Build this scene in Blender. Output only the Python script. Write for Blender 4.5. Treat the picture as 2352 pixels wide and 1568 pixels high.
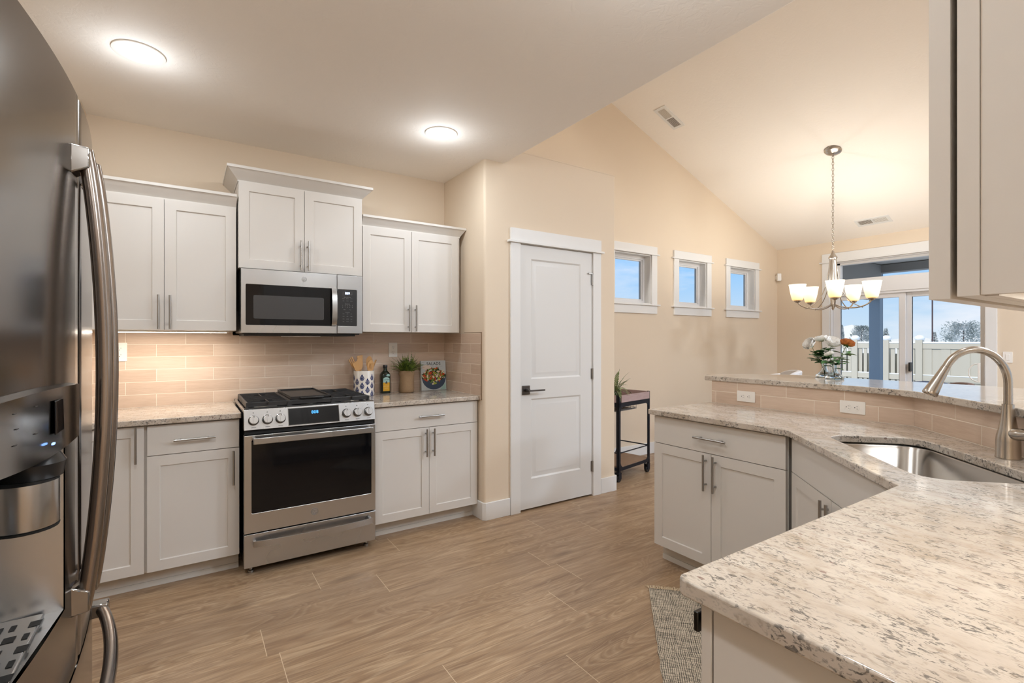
import bpy, bmesh, math, random
from math import sin, cos, pi, radians as R, atan2, sqrt
from mathutils import Vector, Matrix
from mathutils.geometry import tessellate_polygon
random.seed(7)
S = bpy.context.scene
for o in list(bpy.data.objects): bpy.data.objects.remove(o)
C = S.collection

# ------------------------------------------------------------------ camera
cd = bpy.data.cameras.new('camera'); cam = bpy.data.objects.new('camera', cd); C.objects.link(cam)
cam.location = (0, 0, 1.328); cam.rotation_euler = (R(90), 0, R(-33.464))
cd.sensor_width = 36; cd.lens = 1125.37/2352*36; cd.shift_y = -3.4/2352; cd.clip_start = .02; cd.clip_end = 200
S.camera = cam
# ------------------------------------------------------------------ view
vs = S.view_settings; vs.view_transform = 'Standard'; vs.look = 'None'; vs.gamma = 1; vs.use_curve_mapping = False
vs.exposure = 0.50
S.cycles.max_bounces = 10; S.cycles.diffuse_bounces = 6; S.cycles.glossy_bounces = 5; S.cycles.transmission_bounces = 8
S.cycles.sample_clamp_indirect = 6; S.cycles.caustics_reflective = False; S.cycles.caustics_refractive = False
S.cycles.use_denoising = True

# ------------------------------------------------------------------ node helpers
class NT:
    def __init__(s, nt): s.nt = nt; s.n = nt.nodes; s.l = nt.links
    def new(s, t, **k):
        n = s.n.new(t)
        for a, v in k.items(): setattr(n, a, v)
        return n
    def put(s, sock, v):
        if v is None: return
        if isinstance(v, bpy.types.NodeSocket): s.l.new(v, sock)
        else:
            try: sock.default_value = v
            except Exception: sock.default_value = tuple(v)+(1,)
    def math(s, op, a, b=None, c=None, clamp=False):
        n = s.new('ShaderNodeMath', operation=op, use_clamp=clamp); s.put(n.inputs[0], a)
        if b is not None: s.put(n.inputs[1], b)
        if c is not None: s.put(n.inputs[2], c)
        return n.outputs[0]
    def pos(s):
        return s.new('ShaderNodeNewGeometry').outputs['Position']
    def sep(s, v):
        n = s.new('ShaderNodeSeparateXYZ'); s.put(n.inputs[0], v); return n.outputs
    def comb(s, x, y, z):
        n = s.new('ShaderNodeCombineXYZ'); s.put(n.inputs[0], x); s.put(n.inputs[1], y); s.put(n.inputs[2], z); return n.outputs[0]
    def vscale(s, v, sc):
        n = s.new('ShaderNodeVectorMath', operation='MULTIPLY'); s.put(n.inputs[0], v); n.inputs[1].default_value = sc; return n.outputs[0]
    def noise(s, v, scale, detail=3, rough=.5, dist=0):
        n = s.new('ShaderNodeTexNoise'); s.put(n.inputs['Vector'], v); n.inputs['Scale'].default_value = scale
        n.inputs['Detail'].default_value = detail; n.inputs['Roughness'].default_value = rough; n.inputs['Distortion'].default_value = dist
        return n.outputs['Fac']
    def vor(s, v, scale, out='Distance', feature='F1'):
        n = s.new('ShaderNodeTexVoronoi', feature=feature); s.put(n.inputs['Vector'], v); n.inputs['Scale'].default_value = scale
        return n.outputs[out]
    def ramp(s, f, stops, interp='LINEAR'):
        n = s.new('ShaderNodeValToRGB'); s.put(n.inputs[0], f); r = n.color_ramp; r.interpolation = interp
        while len(r.elements) < len(stops): r.elements.new(.5)
        for e, (p, c) in zip(r.elements, stops):
            e.position = p; e.color = tuple(c)+(1,) if len(c) == 3 else c
        return n.outputs[0]
    def mix(s, f, a, b, mode='MIX'):
        n = s.new('ShaderNodeMix', data_type='RGBA', blend_type=mode); s.put(n.inputs[0], f)
        s.put(n.inputs[6], a if isinstance(a, bpy.types.NodeSocket) else tuple(a)+(1,))
        s.put(n.inputs[7], b if isinstance(b, bpy.types.NodeSocket) else tuple(b)+(1,)); return n.outputs[2]
    def bump(s, h, strength=.2, dist=.002):
        n = s.new('ShaderNodeBump'); n.inputs['Strength'].default_value = strength; n.inputs['Distance'].default_value = dist
        s.put(n.inputs['Height'], h); return n.outputs[0]

def srgb(r, g, b):
    f = lambda c: (c/255/12.92 if c/255 <= .04045 else ((c/255+.055)/1.055)**2.4)
    return (f(r), f(g), f(b))
MAT = {}
def mat(name, col=(.8, .8, .8), rough=.5, metal=0, emit=None, estr=1, trans=0, ior=1.45, fn=None, spec=None, coat=0, alpha=None):
    m = bpy.data.materials.new(name); m.use_nodes = True; nt = NT(m.node_tree)
    b = m.node_tree.nodes['Principled BSDF']
    nt.put(b.inputs['Base Color'], tuple(col)+(1,)); b.inputs['Roughness'].default_value = rough; b.inputs['Metallic'].default_value = metal
    if emit: b.inputs['Emission Color'].default_value = tuple(emit)+(1,); b.inputs['Emission Strength'].default_value = estr
    if trans: b.inputs['Transmission Weight'].default_value = trans; b.inputs['IOR'].default_value = ior
    if spec is not None: b.inputs['Specular IOR Level'].default_value = spec
    if coat: b.inputs['Coat Weight'].default_value = coat
    if fn: fn(nt, b)
    MAT[name] = m; return m

# ------------------------------------------------------------------ world (bright hazy winter sky, clouds towards the patio)
w = bpy.data.worlds.new('sky'); S.world = w; w.use_nodes = True; nt = NT(w.node_tree)
g = nt.new('ShaderNodeTexCoord').outputs['Generated']; sx = nt.sep(g)
elev = nt.ramp(sx[2], [(0, srgb(206, 226, 242)), (.06, srgb(186, 216, 244)), (.15, srgb(140, 198, 250)), (.26, srgb(112, 182, 246)), (.38, srgb(196, 208, 224))])
cl = nt.noise(nt.vscale(g, (1, 1, 3.2)), 3.2, 5, .55, .3)
band = nt.math('MULTIPLY', nt.ramp(cl, [(.48, (0, 0, 0)), (.66, (1, 1, 1))]), nt.ramp(sx[0], [(.55, (0, 0, 0)), (.8, (.85, .85, .85))]))
skyc = nt.mix(band, elev, srgb(240, 243, 250))
bg = w.node_tree.nodes['Background']; nt.put(bg.inputs[0], skyc); bg.inputs[1].default_value = .74

# ------------------------------------------------------------------ lights
WARM = (.88, .945, 1); NEUT = (.72, .85, 1)
def alight(name, loc, size, energy, col=WARM, rot=(0, 0, 0), parent=None, shape='DISK', size_y=None, spread=None):
    d = bpy.data.lights.new(name, 'AREA'); d.shape = shape; d.size = size; d.energy = energy; d.color = col
    if size_y: d.size_y = size_y
    if spread: d.spread = spread
    o = bpy.data.objects.new(name, d); C.objects.link(o); o.location = loc; o.rotation_euler = rot; return o
def plight(name, loc, energy, col=WARM, r=.03):
    d = bpy.data.lights.new(name, 'POINT'); d.energy = energy; d.color = col; d.shadow_soft_size = r
    o = bpy.data.objects.new(name, d); C.objects.link(o); o.location = loc; return o
KC = 2.66                                   # flat kitchen ceiling
CANS = [(-.19, 2.85), (1.36, 2.885), (-.15, 1.0), (1.20, .85), (-.15, -1.7), (1.36, -1.9)]  # first two are in view; the rest are added, unseen fill lights
CAN_W = [3.9, 4.2, 5.4, 3.9, 6.0, 10.0]
for i, (x, y) in enumerate(CANS):
    plight('ceiling_fill', (x, y, KC-.15), CAN_W[i]*(.36 if i < 2 else 1.9), WARM, .07)  # added point fill hanging below each can to brighten the ceiling
    alight('can_lamp', (x, y, KC-.012), .13, CAN_W[i], WARM)
VS = .375
def vz(x): return KC + VS*(7.3-x)            # vaulted ceiling height

sd = bpy.data.lights.new('sun', 'SUN'); sd.energy = 1.9; sd.color = (1, .95, .88); sd.angle = R(8)
so = bpy.data.objects.new('sun', sd); C.objects.link(so); so.rotation_euler = Vector((-1, -.12, .75)).to_track_quat('Z', 'Y').to_euler()
# ------------------------------------------------------------------ mesh builder
class MB:
    def __init__(s, local=False): s.v = []; s.f = []; s.mi = []; s.M = Matrix(); s.local = local; s.cur = 0
    def add(s, vs, fs, mi=None):
        n = len(s.v); s.v += [s.M @ Vector(p) for p in vs]; s.f += [[n+i for i in f] for f in fs]; s.mi += [s.cur if mi is None else mi]*len(fs); return s
    def box(s, x0, x1, y0, y1, z0, z1, mi=None):
        v = [(x, y, z) for x in (x0, x1) for y in (y0, y1) for z in (z0, z1)]
        return s.add(v, [(0, 1, 3, 2), (4, 6, 7, 5), (0, 4, 5, 1), (2, 3, 7, 6), (0, 2, 6, 4), (1, 5, 7, 3)], mi)
    def prism(s, outline, z0, z1, holes=(), mi=None):
        loops = [[Vector((x, y, 0)) for x, y in outline]] + [[Vector((x, y, 0)) for x, y in h] for h in holes]
        flat = [p for l in loops for p in l]; n = len(flat)
        tris = tessellate_polygon(loops)
        vs = [(p.x, p.y, z0) for p in flat]+[(p.x, p.y, z1) for p in flat]; fs = []
        for a, b, c in tris:
            pa, pb, pc = flat[a], flat[b], flat[c]
            if (pb-pa).cross(pc-pa).z < 0: b, c = c, b
            fs.append((a+n, b+n, c+n)); fs.append((a, c, b))
        k = 0
        for li, l in enumerate(loops):
            area = sum(l[i].x*l[(i+1) % len(l)].y-l[(i+1) % len(l)].x*l[i].y for i in range(len(l)))
            for i in range(len(l)):
                a, b = k+i, k+(i+1) % len(l)
                if (area > 0) == (li == 0): fs.append((a, b, b+n, a+n))
                else: fs.append((b, a, a+n, b+n))
            k += len(l)
        return s.add(vs, fs, mi)
    def tube(s, pts, r, n=10, closed=False, caps=True, flat=1, mi=None, up=None):
        pts = [Vector(p) for p in pts]; m = len(pts); rs = r if isinstance(r, (list, tuple)) else [r]*m
        vs = []; prev = Vector(up) if up else None
        for i, p in enumerate(pts):
            t = (pts[(i+1) % m]-pts[(i-1) % m]) if closed else (pts[min(i+1, m-1)]-pts[max(i-1, 0)])
            t = t.normalized() if t.length > 1e-9 else Vector((0, 0, 1))
            if prev is None: prev = Vector((0, 0, 1)) if abs(t.z) < .9 else Vector((1, 0, 0))
            a = (prev-t*prev.dot(t)); a = a.normalized() if a.length > 1e-6 else t.orthogonal().normalized(); b = t.cross(a); prev = a
            for k in range(n):
                an = 2*pi*k/n; vs.append(p+(a*cos(an)*flat+b*sin(an))*rs[i])
        fs = []
        for i in range(m if closed else m-1):
            for k in range(n):
                j = (i+1) % m; fs.append((i*n+k, i*n+(k+1) % n, j*n+(k+1) % n, j*n+k))
        if caps and not closed: fs.append(tuple(range(n))[::-1]); fs.append(tuple((m-1)*n+k for k in range(n)))
        return s.add(vs, fs, mi)
    def lathe(s, prof, c=(0, 0, 0), n=32, axis=None, caps=True, mi=None, sx=1, sy=1):
        # prof list of (r,h); axis: Vector direction (default z)
        q = Vector((0, 0, 1)).rotation_difference(Vector(axis)).to_matrix() if axis else Matrix.Identity(3)
        vs = []; c = Vector(c)
        for r, h in prof:
            for k in range(n): a = 2*pi*k/n; vs.append(c+q@Vector((r*cos(a)*sx, r*sin(a)*sy, h)))
        fs = []
        for i in range(len(prof)-1):
            for k in range(n): fs.append((i*n+k, i*n+(k+1) % n, (i+1)*n+(k+1) % n, (i+1)*n+k))
        if caps:
            if prof[0][0] > 1e-5: fs.append(tuple(range(n))[::-1])
            if prof[-1][0] > 1e-5: fs.append(tuple((len(prof)-1)*n+k for k in range(n)))
        return s.add(vs, fs, mi)
    def cyl(s, a, b, r, n=16, mi=None, r2=None):
        a = Vector(a); b = Vector(b); return s.lathe([(r, 0), (r if r2 is None else r2, (b-a).length)], a, n, axis=(b-a), mi=mi)
    def ball(s, c, r, n=12, m=8, sx=1, sy=1, sz=1, mi=None):
        return s.lathe([(max(r*sin(pi*i/m), 1e-6), -r*cos(pi*i/m)*sz) for i in range(m+1)], c, n, mi=mi, sx=sx, sy=sy, caps=False)
    def torus(s, c, R_, r, axis=(0, 0, 1), n=24, m=8, mi=None):
        q = Vector((0, 0, 1)).rotation_difference(Vector(axis)).to_matrix(); c = Vector(c)
        return s.tube([c+q@Vector((R_*cos(2*pi*i/n), R_*sin(2*pi*i/n), 0)) for i in range(n)], r, m, closed=True, mi=mi)
    def quad(s, a, b, c, d, mi=None): return s.add([a, b, c, d], [(0, 1, 2, 3)], mi)
    def build(s, name, mats, parent=None, bevel=0, smooth=35, seg=2, clean=True):
        if not isinstance(mats, (list, tuple)): mats = [mats]
        W = WM.get(parent, Matrix()) if parent else Matrix()
        me = bpy.data.meshes.new(name)
        inv = Matrix() if s.local else W.inverted()
        me.from_pydata([inv@v for v in s.v], [], s.f)
        for m in mats: me.materials.append(MAT[m] if isinstance(m, str) else m)
        me.polygons.foreach_set('material_index', s.mi)
        if clean:
            bm = bmesh.new(); bm.from_mesh(me); bmesh.ops.remove_doubles(bm, verts=bm.verts, dist=1e-6)
            bmesh.ops.recalc_face_normals(bm, faces=bm.faces); bm.to_mesh(me); bm.free()
        if smooth:
            me.polygons.foreach_set('use_smooth', [True]*len(me.polygons)); me.set_sharp_from_angle(angle=R(smooth))
        o = bpy.data.objects.new(name, me); C.objects.link(o)
        if parent: o.parent = parent
        if parent: WM[o] = W
        if bevel:
            b = o.modifiers.new('bevel', 'BEVEL'); b.width = bevel; b.segments = seg; b.limit_method = 'ANGLE'; b.angle_limit = R(40); b.harden_normals = False
        me.update(); return o
WM = {}
def root(name, loc, rz=0, label=None, cat=None, group=None):
    o = bpy.data.objects.new(name, None); C.objects.link(o); o.location = loc; o.rotation_euler = (0, 0, rz); o.empty_display_size = .05
    WM[o] = Matrix.Translation(loc) @ Matrix.Rotation(rz, 4, 'Z')
    tag(o, label, cat, group); return o
def tag(o, label=None, cat=None, group=None, kind=None):
    if label: o['label'] = label
    if cat: o['category'] = cat
    if group: o['group'] = group
    if kind: o['kind'] = kind
    return o
def struct(o): o['kind'] = 'structure'; return o
def text_mesh(txt, size, font_spacing=1.0, extrude=.0003, bold=0.0):
    cu = bpy.data.curves.new('t', 'FONT'); cu.body = txt; cu.size = size; cu.extrude = extrude; cu.align_x = 'CENTER'; cu.align_y = 'CENTER'
    cu.space_character = font_spacing; cu.offset = bold; cu.resolution_u = 3
    ob = bpy.data.objects.new('t', cu); C.objects.link(ob)
    bpy.context.view_layer.update(); dg = bpy.context.evaluated_depsgraph_get()
    me = bpy.data.meshes.new_from_object(ob.evaluated_get(dg)); bpy.data.objects.remove(ob); bpy.data.curves.remove(cu)
    v = [tuple(x.co) for x in me.vertices]; f = [tuple(p.vertices) for p in me.polygons]; bpy.data.meshes.remove(me); return v, f
def rrect(x0, x1, y0, y1, r, n=5):
    out = []
    for cx, cy, a0 in ((x1-r, y1-r, 0), (x0+r, y1-r, 90), (x0+r, y0+r, 180), (x1-r, y0+r, 270)):
        for i in range(n+1): a = R(a0+90*i/n); out.append((cx+r*cos(a), cy+r*sin(a)))
    return out
# matrix taking (x,y)=(right,up) drawing onto a wall facing -Y at depth y (local z of the drawing points to the viewer, -Y)
def face_negY(x, y, z): return Matrix.Translation((x, y, z)) @ Matrix(((1, 0, 0, 0), (0, 0, -1, 0), (0, 1, 0, 0), (0, 0, 0, 1)))

# ------------------------------------------------------------------ materials
def f_wall(nt, b):
    n = nt.noise(nt.pos(), 70, 3, .6); n2 = nt.noise(nt.pos(), 1.3, 2)
    nt.put(b.inputs['Base Color'], nt.mix(n2, srgb(220, 203, 181), srgb(224, 208, 187))); nt.put(b.inputs['Normal'], nt.bump(n, .12, .003))
mat('wall_paint', rough=.62, fn=f_wall)
def f_ceil(nt, b):
    p = nt.pos(); n = nt.noise(p, 14, 4, .62, 1.2); k = nt.ramp(n, [(.42, (0, 0, 0)), (.5, (.8, .8, .8)), (.62, (1, 1, 1))]); m = nt.noise(p, 120, 2)
    h = nt.math('ADD', nt.math('MULTIPLY', k, 1.0), nt.math('MULTIPLY', m, .25)); nt.put(b.inputs['Normal'], nt.bump(h, .15, .004))
mat('ceiling_paint', srgb(243, 237, 230), .75, fn=f_ceil)
mat('trim_paint', srgb(226, 225, 223), .38)
mat('door_paint', srgb(220, 219, 217), .4)
mat('cabinet_paint', srgb(212, 207, 201), .36)
mat('toe_kick_paint', srgb(205, 200, 192), .5)
mat('maple_ply', srgb(214, 190, 150), .5)
def f_floor(nt, b):
    s = nt.sep(nt.pos()); W_, L_ = .228, 1.5
    row = nt.math('FLOOR', nt.math('DIVIDE', nt.math('ADD', s[1], 10-2.055+.228*9-10+.0), W_))
    wn = nt.new('ShaderNodeTexWhiteNoise', noise_dimensions='1D'); nt.put(wn.inputs['W'], nt.math('ADD', row, 3.7))
    xo = nt.math('ADD', nt.math('DIVIDE', s[0], L_), nt.math('MULTIPLY', wn.outputs[0], 7.31)); col = nt.math('FLOOR', xo)
    wn2 = nt.new('ShaderNodeTexWhiteNoise', noise_dimensions='2D'); nt.put(wn2.inputs['Vector'], nt.comb(row, col, 0)); rnd = wn2.outputs[0]
    # seams
    fy = nt.math('FRACT', nt.math('DIVIDE', nt.math('ADD', s[1], -2.055+.228*9), W_)); dy = nt.math('MULTIPLY', nt.math('MINIMUM', fy, nt.math('SUBTRACT', 1, fy)), W_)
    fx = nt.math('FRACT', xo); dx = nt.math('MULTIPLY', nt.math('MINIMUM', fx, nt.math('SUBTRACT', 1, fx)), L_)
    seamx = nt.math('LESS_THAN', dx, .0014); seamy = nt.math('LESS_THAN', dy, .0010)
    # grain
    gv = nt.comb(nt.math('ADD', nt.math('MULTIPLY', s[0], 1.0), nt.math('MULTIPLY', rnd, 31)), nt.math('MULTIPLY', s[1], 6.5), nt.math('MULTIPLY', rnd, 9))
    big = nt.noise(gv, .9, 3, .5, 1.0)
    rings = nt.math('SINE', nt.math('MULTIPLY', big, 120)); rings2 = nt.math('MULTIPLY', nt.math('ADD', nt.math('SINE', nt.math('ADD', nt.math('MULTIPLY', big, 120), 2.2)), 1), .5); rings = nt.math('MULTIPLY', nt.math('ADD', rings, 1), .5)
    gf = nt.comb(nt.math('MULTIPLY', s[0], 2.2), nt.math('MULTIPLY', s[1], 70), rnd); fine = nt.noise(gf, 2.2, 4, .65, .3)
    gf2 = nt.comb(nt.math('MULTIPLY', s[0], 1.6), nt.math('MULTIPLY', s[1], 16), nt.math('MULTIPLY', rnd, 5)); mid = nt.noise(gf2, 1.5, 4, .6, .4)
    c = nt.ramp(mid, [(.30, srgb(136, 108, 82)), (.5, srgb(168, 139, 108)), (.72, srgb(190, 162, 130))])
    c = nt.mix(nt.math('MULTIPLY', nt.math('POWER', rings, 3), nt.ramp(big, [(.3, (.06, .06, .06)), (.55, (.36, .36, .36))])), c, srgb(204, 182, 152))
    c = nt.mix(nt.math('MULTIPLY', nt.math('POWER', rings2, 4), nt.ramp(big, [(.35, (.04, .04, .04)), (.6, (.30, .30, .30))])), c, srgb(116, 90, 68))
    c = nt.mix(nt.ramp(fine, [(.35, (.55, .55, .55)), (.6, (0, 0, 0))]), c, srgb(122, 96, 74))
    c = nt.mix(nt.math('MULTIPLY', rnd, .34), c, srgb(134, 110, 90))
    knot = nt.vor(nt.comb(nt.math('ADD', nt.math('MULTIPLY', s[0], 1.1), nt.math('MULTIPLY', rnd, 5)), nt.math('MULTIPLY', s[1], 3.6), 0), 1.1)
    c = nt.mix(nt.ramp(knot, [(.03, (.6, .6, .6)), (.16, (0, 0, 0))]), c, srgb(96, 74, 58))
    c = nt.mix(seamx, c, srgb(205, 184, 156)); c = nt.mix(nt.math('MULTIPLY', seamy, .5), c, srgb(100, 80, 62))
    nt.put(b.inputs['Base Color'], c); nt.put(b.inputs['Roughness'], nt.ramp(mid, [(.2, (.42, .42, .42)), (.8, (.34, .34, .34))]))
    nt.put(b.inputs['Normal'], nt.bump(fine, .12, .0008))
mat('oak_planks', fn=f_floor)
def granite(name, sx, sy):
    def f(nt, b):
        p = nt.vscale(nt.pos(), (sx, sy, 1)); q = nt.noise(p, 11, 4, .6, .4)
        base = nt.ramp(q, [(.3, srgb(178, 163, 145)), (.48, srgb(194, 182, 169)), (.7, srgb(206, 197, 185))])
        f1 = nt.noise(p, 112, 3, .62, .8); clump = nt.noise(p, 21, 3, .6, .3)
        dk = nt.math('MULTIPLY', nt.ramp(f1, [(.535, (0, 0, 0)), (.60, (1, 1, 1))]), nt.ramp(clump, [(.40, (.05, .05, .05)), (.56, (1, 1, 1))]))
        c = nt.mix(nt.math('MULTIPLY', dk, .85), base, srgb(92, 88, 84))
        f2 = nt.noise(nt.vscale(p, (1.1, .9, 1)), 52, 3, .6, .5)
        c = nt.mix(nt.math('MULTIPLY', nt.ramp(f2, [(.56, (0, 0, 0)), (.66, (1, 1, 1))]), .5), c, srgb(158, 142, 124))
        f3 = nt.noise(nt.vscale(p, (1.3, 1.0, 1)), 165, 2, .6, .3)
        c = nt.mix(nt.math('MULTIPLY', nt.ramp(f3, [(.58, (0, 0, 0)), (.68, (1, 1, 1))]), nt.ramp(clump, [(.45, (.1, .1, .1)), (.65, (.9, .9, .9))])), c, srgb(58, 56, 56))
        v = nt.new('ShaderNodeTexVoronoi'); nt.put(v.inputs['Vector'], p); v.inputs['Scale'].default_value = 44; v.inputs['Randomness'].default_value = 1
        sel = nt.math('GREATER_THAN', nt.sep(v.outputs['Color'])[0], .94)
        rd = nt.math('MULTIPLY', nt.math('MULTIPLY', nt.math('LESS_THAN', nt.math('ADD', v.outputs['Distance'], nt.math('MULTIPLY', f1, .35)), .40), sel), .65)
        c = nt.mix(rd, c, srgb(104, 66, 60))
        nt.put(b.inputs['Base Color'], c)
    return mat(name, rough=.10, fn=f)
granite('granite', 1.25, .62); granite('granite_fine', 1.2, 1.2)
def tile(name, ax, ay, u0, z0=.914, L_=.305, H_=.0775, flip=0):
    def f(nt, b):
        s = nt.sep(nt.pos()); u = nt.math('SUBTRACT', nt.math('ADD', nt.math('MULTIPLY', s[0], ax), nt.math('MULTIPLY', s[1], ay)), u0)
        rz = nt.math('DIVIDE', nt.math('SUBTRACT', s[2], z0), H_); row = nt.math('FLOOR', rz)
        off = nt.math('MULTIPLY', nt.math('MODULO', nt.math('ADD', row, 10+flip), 2), .5)
        cx = nt.math('ADD', nt.math('DIVIDE', u, L_), off); col = nt.math('FLOOR', cx)
        fx = nt.math('FRACT', cx); fz = nt.math('FRACT', rz)
        dx = nt.math('MULTIPLY', nt.math('MINIMUM', fx, nt.math('SUBTRACT', 1, fx)), L_); dz = nt.math('MULTIPLY', nt.math('MINIMUM', fz, nt.math('SUBTRACT', 1, fz)), H_)
        d = nt.math('MINIMUM', dx, dz); g = nt.math('LESS_THAN', d, .0016)
        wn = nt.new('ShaderNodeTexWhiteNoise', noise_dimensions='2D'); nt.put(wn.inputs['Vector'], nt.comb(col, row, 0))
        st = nt.noise(nt.comb(nt.math('MULTIPLY', u, 3), nt.math('MULTIPLY', s[2], 26), wn.outputs[0]), 3.5, 4, .6)
        c = nt.ramp(nt.math('ADD', nt.math('MULTIPLY', wn.outputs[0], .35), nt.math('MULTIPLY', st, .65)), [(.2, srgb(194, 170, 150)), (.5, srgb(207, 184, 164)), (.8, srgb(216, 195, 176))])
        nt.put(b.inputs['Base Color'], nt.mix(g, c, srgb(228, 216, 200))); nt.put(b.inputs['Roughness'], nt.mix(g, (.24,)*3, (.8,)*3))
        nt.put(b.inputs['Normal'], nt.bump(nt.ramp(d, [(.001, (0, 0, 0)), (.003, (1, 1, 1))]), .35, .0015))
    return mat(name, fn=f)
tile('tile_range', 1, 0, -.012+.1525); tile('tile_return', 0, 1, 3.464+.1525); tile('tile_bar', 0, 1, 1.197, flip=1); tile('tile_diagonal', .7071, .7071, .12)
def f_steel(rough, c0, c1, axis=(1, 1, 60)):
    def f(nt, b):
        n = nt.noise(nt.pos(), 2.2, 2, .5)
        nt.put(b.inputs['Base Color'], nt.mix(n, c0, c1)); nt.put(b.inputs['Roughness'], nt.ramp(n, [(.3, (rough*.92,)*3), (.7, (rough*1.08,)*3)]))
    return f
mat('steel', metal=1, fn=f_steel(.27, srgb(186, 187, 188), srgb(190, 191, 192), (60, 60, 2)))
mat('steel_vertical', metal=1, fn=f_steel(.25, srgb(190, 191, 192), srgb(195, 196, 197), (90, 90, 2)))
mat('sink_steel', metal=1, fn=f_steel(.24, srgb(170, 164, 157), srgb(180, 174, 167), (2, 2, 45)))
mat('fridge_steel', metal=1, fn=f_steel(.17, srgb(134, 130, 127), srgb(137, 133, 130), (50, 50, 1)))
mat('panel_steel', srgb(150, 147, 144), .13, 1)
mat('fridge_handle', srgb(150, 140, 132), .22, 1)
mat('brushed_nickel', srgb(186, 178, 168), .25, 1)
mat('chrome', srgb(150, 148, 146), .08, 1)
mat('pull_metal', srgb(170, 168, 165), .28, 1)
mat('lever_metal', srgb(96, 92, 90), .32, 1)
mat('dark_grip', srgb(70, 68, 66), .3, 1)
mat('black_glass', (.004, .004, .005), .05, spec=.32)
mat('mw_screen', (.045, .045, .047), .25)
mat('black_plastic', (.012, .012, .013), .35)
mat('black_enamel', (.01, .01, .011), .12)
mat('cast_iron', (.018, .018, .019), .45)
mat('griddle_iron', (.012, .012, .013), .38)
mat('burner_alu', srgb(200, 196, 190), .3, 1)
mat('dark_seam', (.01, .01, .01), .8)
mat('grey_plastic', srgb(120, 118, 116), .4)
mat('glyph', srgb(150, 150, 150), .5); mat('glyph_dark', srgb(60, 58, 56), .5)
mat('digits_white', (0, 0, 0), emit=(.55, .66, 1), estr=2.2); mat('digits_blue', (0, 0, 0), emit=(.06, .36, 1), estr=1.5)
mat('blue_led', (0, 0, 0), emit=(.2, .4, 1), estr=2.5)
mat('lens_glow', (1, 1, 1), emit=(1, .95, .88), estr=5)
mat('strip_glow', (1, 1, 1), emit=(1, .9, .76), estr=12)
mat('plastic_white', srgb(236, 232, 226), .35); mat('slot_dark', (.02, .02, .02), .6)
mat('vinyl', srgb(225, 224, 224), .35)
mat('vinyl_grey', srgb(120, 140, 165), .35)
def glass(nt, b): pass
mat('window_glass', (1, 1, 1), 0, trans=1, ior=1.02)
mat('clear_glass', (.86, .95, 1), .0, trans=1, ior=1.45)
mat('vent_metal', srgb(228, 224, 218), .5); mat('vent_dark', srgb(120, 112, 104), .8)
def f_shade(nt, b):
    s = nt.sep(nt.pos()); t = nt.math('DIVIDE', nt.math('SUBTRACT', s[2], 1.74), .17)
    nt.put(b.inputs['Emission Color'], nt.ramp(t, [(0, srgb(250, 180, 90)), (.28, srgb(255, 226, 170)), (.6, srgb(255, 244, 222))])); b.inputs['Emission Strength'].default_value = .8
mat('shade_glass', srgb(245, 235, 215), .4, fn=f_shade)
def f_wood(c0, c1, sc=(40, 40, 3)):
    def f(nt, b): nt.put(b.inputs['Base Color'], nt.mix(nt.noise(nt.vscale(nt.pos(), sc), 3, 4, .6), c0, c1))
    return f
mat('spoon_wood', rough=.5, fn=f_wood(srgb(196, 144, 88), srgb(224, 178, 118)))
mat('cart_wood', rough=.6, fn=f_wood(srgb(150, 124, 120), srgb(186, 165, 165), (4, 4, 50)))
mat('cart_shelf', rough=.6, fn=f_wood(srgb(120, 92, 72), srgb(160, 130, 104), (4, 40, 4)))
mat('cart_steel', srgb(38, 42, 52), .4, .6)
mat('ceramic', srgb(238, 232, 224), .22); mat('ceramic_blue', srgb(44, 58, 108), .25)
mat('bottle_glass', (.012, .02, .012), .06); mat('label_teal', srgb(160, 196, 190), .5); mat('label_yellow', srgb(214, 160, 30), .5); mat('ink', srgb(40, 48, 50), .6); mat('label_text', srgb(235, 215, 170), .6)
def f_burlap(nt, b):
    p = nt.pos(); n = nt.noise(nt.vscale(p, (1, 1, 6)), 90, 2); m = nt.noise(p, 260, 2)
    nt.put(b.inputs['Base Color'], nt.mix(nt.math('MULTIPLY', nt.math('ADD', n, m), .5), srgb(132, 106, 78), srgb(186, 156, 122))); nt.put(b.inputs['Normal'], nt.bump(m, .5, .002))
mat('burlap', rough=.9, fn=f_burlap)
def f_leaf(a, c, sc=30):
    def f(nt, b): nt.put(b.inputs['Base Color'], nt.mix(nt.ramp(nt.noise(nt.pos(), sc, 2), [(.35, (0, 0, 0)), (.65, (1, 1, 1))]), a, c))
    return f
mat('fern', rough=.5, fn=f_leaf(srgb(48, 66, 26), srgb(122, 146, 52), 38)); mat('fern_pale', rough=.5, fn=f_leaf(srgb(90, 112, 70), srgb(148, 162, 108), 30))
mat('soil', (.03, .022, .015), .95)
mat('leaf', rough=.45, fn=f_leaf(srgb(40, 82, 42), srgb(86, 130, 76), 40)); mat('stem', srgb(92, 104, 70), .5)
mat('petal_white', srgb(246, 243, 238), .5); mat('petal_core', srgb(232, 200, 120), .6); mat('petal_orange', rough=.55, fn=f_leaf(srgb(150, 78, 30), srgb(196, 116, 52), 60))
mat('fabric_pale', srgb(214, 212, 212), .85); mat('fabric_brown', srgb(104, 82, 74), .8); mat('chair_wood', srgb(120, 92, 66), .5); mat('fabric_navy', srgb(40, 54, 84), .8); mat('table_wood', rough=.45, fn=f_wood(srgb(120, 92, 66), srgb(146, 116, 86)))
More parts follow.
